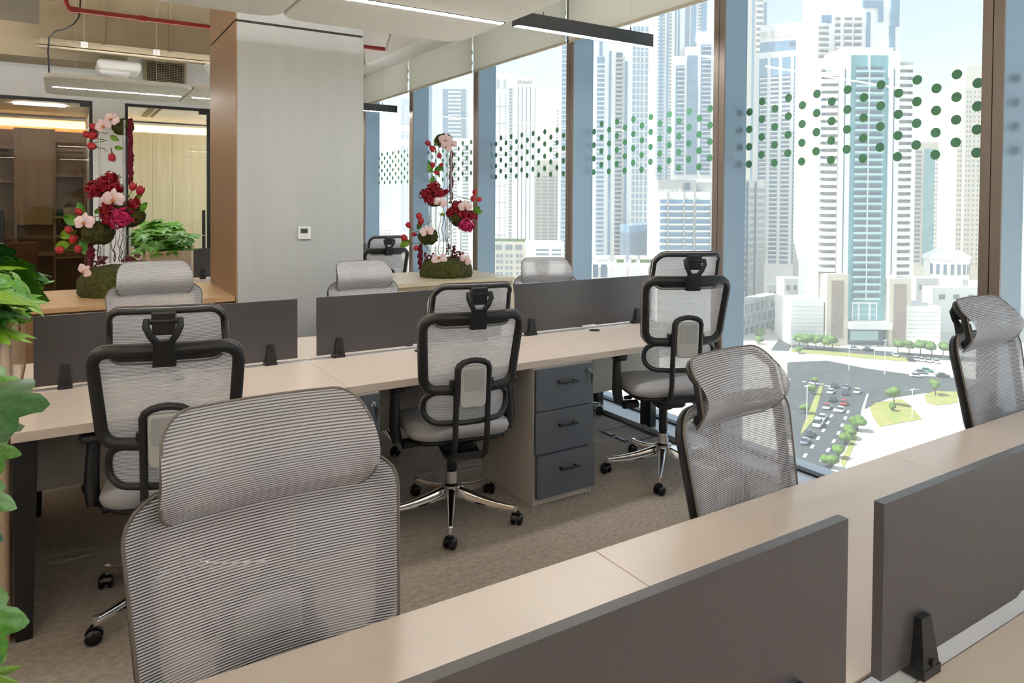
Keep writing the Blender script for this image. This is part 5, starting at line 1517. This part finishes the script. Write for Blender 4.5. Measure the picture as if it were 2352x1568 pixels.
def tree(u, v, h, r, label, palm=False, squash=0.8):
    p = gpt(u, v)
    t = thing('street_tree', label, 'tree', p, group='street trees')
    rnd = random.Random(int(u * 7 + v))
    MB().cyl((0, 0, 0), (0, 0, h * 0.6), 0.22, 0.12, 7).build('trunk', M['trunk'], t, 60, world=False)
    b = MB()
    if palm:
        for k in range(12):
            a = 2 * PI * k / 12
            g = [[Vector((math.cos(a) * r * f - math.sin(a) * w_ * 0.35, math.sin(a) * r * f + math.cos(a) * w_ * 0.35, h * 0.62 + 1.2 * math.sin(f * 2.4) - 1.6 * f * f)) for w_ in (-1, 0, 1)] for f in (0, 0.4, 0.75, 1.0)]
            b.sheet(g)
    else:
        for k in range(9):
            a, q = rnd.uniform(0, 2 * PI), rnd.uniform(0, 0.62)
            b.ball((math.cos(a) * r * q, math.sin(a) * r * q, h * 0.66 + rnd.uniform(-0.2, 0.3) * r), r * rnd.uniform(0.42, 0.66), 9, 6, (1, 1, squash), 0.14)
    b.build('crown', M['crown'], t, 80, world=False)
tree(2053, 931, 6.0, 2.6, 'round green tree standing on the dry island lawn')
tree(2148, 908, 5.0, 2.0, 'small tree on the lawn by the slip road')
tree(2048, 943, 2.0, 1.2, 'low round bush beside the island tree')
for i_, (u, v, h, r) in enumerate(((1970, 990, 3.5, 2.3), (1950, 1008, 3.0, 1.9), (1940, 1020, 2.6, 1.6), (1925, 1052, 3.2, 1.6), (1906, 1075, 3.2, 1.9), (1880, 1098, 2.0, 1.3))):
    tree(u, v, h, r, ('largest verge tree nearest the island', 'yellow green verge tree next to the largest', 'small verge tree above the planted strip', 'round bright tree low on the avenue verge', 'broad pale tree on the avenue verge', 'lowest shrub at the avenue verge')[i_])
for i_ in range(5):
    tree(1836 + 19 * i_, 801 + 1.0 * i_, 6.6, 2.9, '%s tree in the row along the podium wall' % ('first', 'second', 'third', 'fourth', 'fifth')[i_], squash=0.7)
for i_ in range(5):
    tree(2062 + 26 * i_, 813 + 2 * i_, 6.4, 2.9, '%s tree in the row before the parking bays' % ('first', 'second', 'third', 'fourth', 'fifth')[i_], squash=0.7)
for i_, (u, v, h, r) in enumerate(((1788, 640, 7, 4), (1748, 704, 5, 2.4), (1750, 672, 6, 3), (1774, 764, 4, 2.0), (1745, 778, 4, 3), (1742, 790, 3, 2.0), (1835, 812, 3, 1.6), (1862, 905, 3.0, 1.6), (1850, 950, 3.0, 1.6), (1872, 885, 2.6, 1.3), (2120, 664, 8, 4), (2142, 645, 9, 4), (2175, 650, 7, 4), (2205, 648, 7, 4), (2225, 640, 8, 5), (2130, 700, 6, 3), (2150, 696, 6, 3), (1260, 610, 9, 6), (1282, 605, 9, 5), (1225, 612, 9, 5))):
    tree(u, v, h, r, 'dark green tree %s' % ('behind the low grey building', 'beside the small annex', 'on the low roof terrace', 'at the lane corner', 'on the pavement by the mullion', 'clipped near the lane mouth', 'alone at the lane end', 'on the strip near the junction', 'halfway down the planted strip', 'at the top of the planted strip', 'in the clump under the corner tower', 'second in the clump under the corner tower', 'left of the round hall', 'before the round hall', 'right of the round hall', 'on the annex roof', 'on the annex roof edge', 'below the beige tower', 'by the blue edge tower', 'near the arcade block')[i_])
tree(1828, 702, 9, 4, 'palm tree above the sloping lane', True)

def car_mesh(kind):
    b = MB()
    L, W_, H = (4.4, 1.8, 0.85) if kind == 'car' else (5.4, 2.0, 1.2)
    b.slab(W_, L, 0.4, 0.28, H, 0.12, 0, 0, 4)
    cab = MB()
    f = 0.30 if kind == 'car' else 0.44
    z1 = 1.45 if kind == 'car' else 2.2
    cab.hexa([(-W_ * 0.46, -L * f, H - 0.05), (W_ * 0.46, -L * f, H - 0.05), (W_ * 0.46, L * 0.26, H - 0.05), (-W_ * 0.46, L * 0.26, H - 0.05), (-W_ * 0.38, -L * (f - 0.07), z1), (W_ * 0.38, -L * (f - 0.07), z1), (W_ * 0.38, L * 0.13, z1), (-W_ * 0.38, L * 0.13, z1)])
    wh = MB()
    for sx in (-1, 1):
        for sy in (-0.3, 0.31):
            wh.cyl((sx * W_ * 0.40, sy * L, 0.32), (sx * W_ * 0.50, sy * L, 0.32), 0.32, n=12)
    roof = MB().box(-W_ * 0.37, W_ * 0.37, -L * (f - 0.08), L * 0.12, z1, z1 + 0.03)
    return b, cab, wh, roof
CARM = {}
for k_ in ('car', 'van'):
    a_, c_, w2, r2 = car_mesh(k_)
    CARM[k_] = (a_, c_, w2, r2)
M['carglass'] = mat('car_glass', srgb(40, 48, 56), 0.1, spec=0.8)
PAINTS = {n: mat('car_paint_' + n, srgb(*c), 0.3, spec=0.6) for n, c in dict(white=(236, 236, 234), black=(44, 46, 52), red=(168, 42, 46), grey=(120, 128, 138), silver=(186, 190, 194), green=(70, 160, 130), cream=(230, 214, 150)).items()}
ave = (gpt(1978, 935) - gpt(1907, 1072)).normalized()
hd = math.atan2(ave.y, ave.x) - PI / 2
cs_ = (gpt(2200, 885) - gpt(2000, 872)).normalized()
hc = math.atan2(cs_.y, cs_.x) - PI / 2
def car(u, v, head, col, label, kind='car', roofcol=None):
    p = gpt(u, v)
    t = thing(kind, label, kind, (p.x, p.y, G + 0.07), head, 'vehicles in the streets below')
    a_, c_, w2, r2 = CARM[kind]
    a_.build('body', PAINTS[col], t, 40, world=False)
    c_.build('cabin', M['carglass'], t, world=False)
    w2.build('wheels', M['rubber'], t, 40, world=False)
    r2.build('roof_panel', PAINTS[roofcol or col], t, world=False)
car(1916, 890, hd, 'black', 'dark car at the head of the inner queue')
car(1908, 903, hd, 'white', 'white car second in the inner queue')
car(1913, 921, hd, 'black', 'dark car third in the inner queue')
car(1899, 938, hd, 'white', 'white taxi with a red roof in the inner queue', 'car', 'red')
car(1943, 893, hd, 'grey', 'grey car at the head of the middle queue')
car(1942, 906, hd, 'black', 'black car second in the middle queue')
car(1938, 929, hd, 'red', 'red car in the middle queue')
car(1931, 945, hd, 'white', 'white car last in the middle queue')
car(1969, 902, hd, 'white', 'white taxi with a yellow roof alone in the outer lane', 'car', 'cream')
car(1879, 978, hd, 'white', 'white van driving up the avenue', 'van')
car(1889, 963, hd, 'white', 'white car ahead of the white van')
car(1861, 1001, hd, 'black', 'dark car behind the white van')
car(1849, 1018, hd, 'grey', 'grey car last on the avenue')
car(2115, 858, hc, 'grey', 'grey car waiting on the cross street')
car(2128, 854, hc, 'green', 'green car waiting on the cross street')
car(2105, 866, hc, 'white', 'white car nearest the crossing on the cross street')
car(2165, 866, hc, 'black', 'dark car near the far chair on the cross street')
for i_, (u, v, c_) in enumerate(((2056, 818, 'white'), (2090, 828, 'black'), (2102, 827, 'silver'), (2116, 829, 'white'), (2132, 831, 'silver'), (2150, 833, 'white'))):
    car(u, v, hc + PI / 2, c_, '%s car parked %s under the tree row' % (c_, ('first', 'second', 'third', 'fourth', 'fifth', 'sixth')[i_]))
car(1962, 803, hc, 'white', 'white car before the tower entrance')
car(1994, 806, hc, 'black', 'dark car before the tower entrance')
for i_, (u, v, h) in enumerate(((1853, 970, 10), (1950, 850, 9), (2032, 860, 12), (2095, 960, 8), (1818, 830, 9), (2008, 845, 8))):
    p = gpt(u, v)
    t = thing('street_lamp', 'white street lamp %s' % ('on the planted strip', 'at the junction corner', 'tall at the crossing', 'on the island path', 'beside the lane end', 'short at the crossing')[i_], 'street lamp', p, group='street lamps')
    MB().cyl((0, 0, 0), (0, 0, h), 0.13, 0.08, 8).build('pole', M['paint'], t, 60, world=False)
    MB().box(-1.1, 1.1, -0.15, 0.15, h - 0.1, h + 0.08).build('lamp_arm', M['paint'], t, world=False)

# --- the milky air between the office block and the city
m_ = bpy.data.materials.new('haze')
m_.use_nodes = True
n_ = m_.node_tree
n_.nodes.clear()
v_ = n_.nodes.new('ShaderNodeVolumeScatter')
v_.inputs['Color'].default_value = (0.96, 0.98, 1.0, 1)
v_.inputs['Density'].default_value = 0.0007
v_.inputs['Anisotropy'].default_value = 0.3
o_ = n_.nodes.new('ShaderNodeOutputMaterial')
n_.links.new(v_.outputs[0], o_.inputs['Volume'])
tag(MB().box(6, 1500, -900, 1700, G + 0.3, 200).build('haze', m_), 'milky haze filling the air over the city', 'haze', kind='structure')
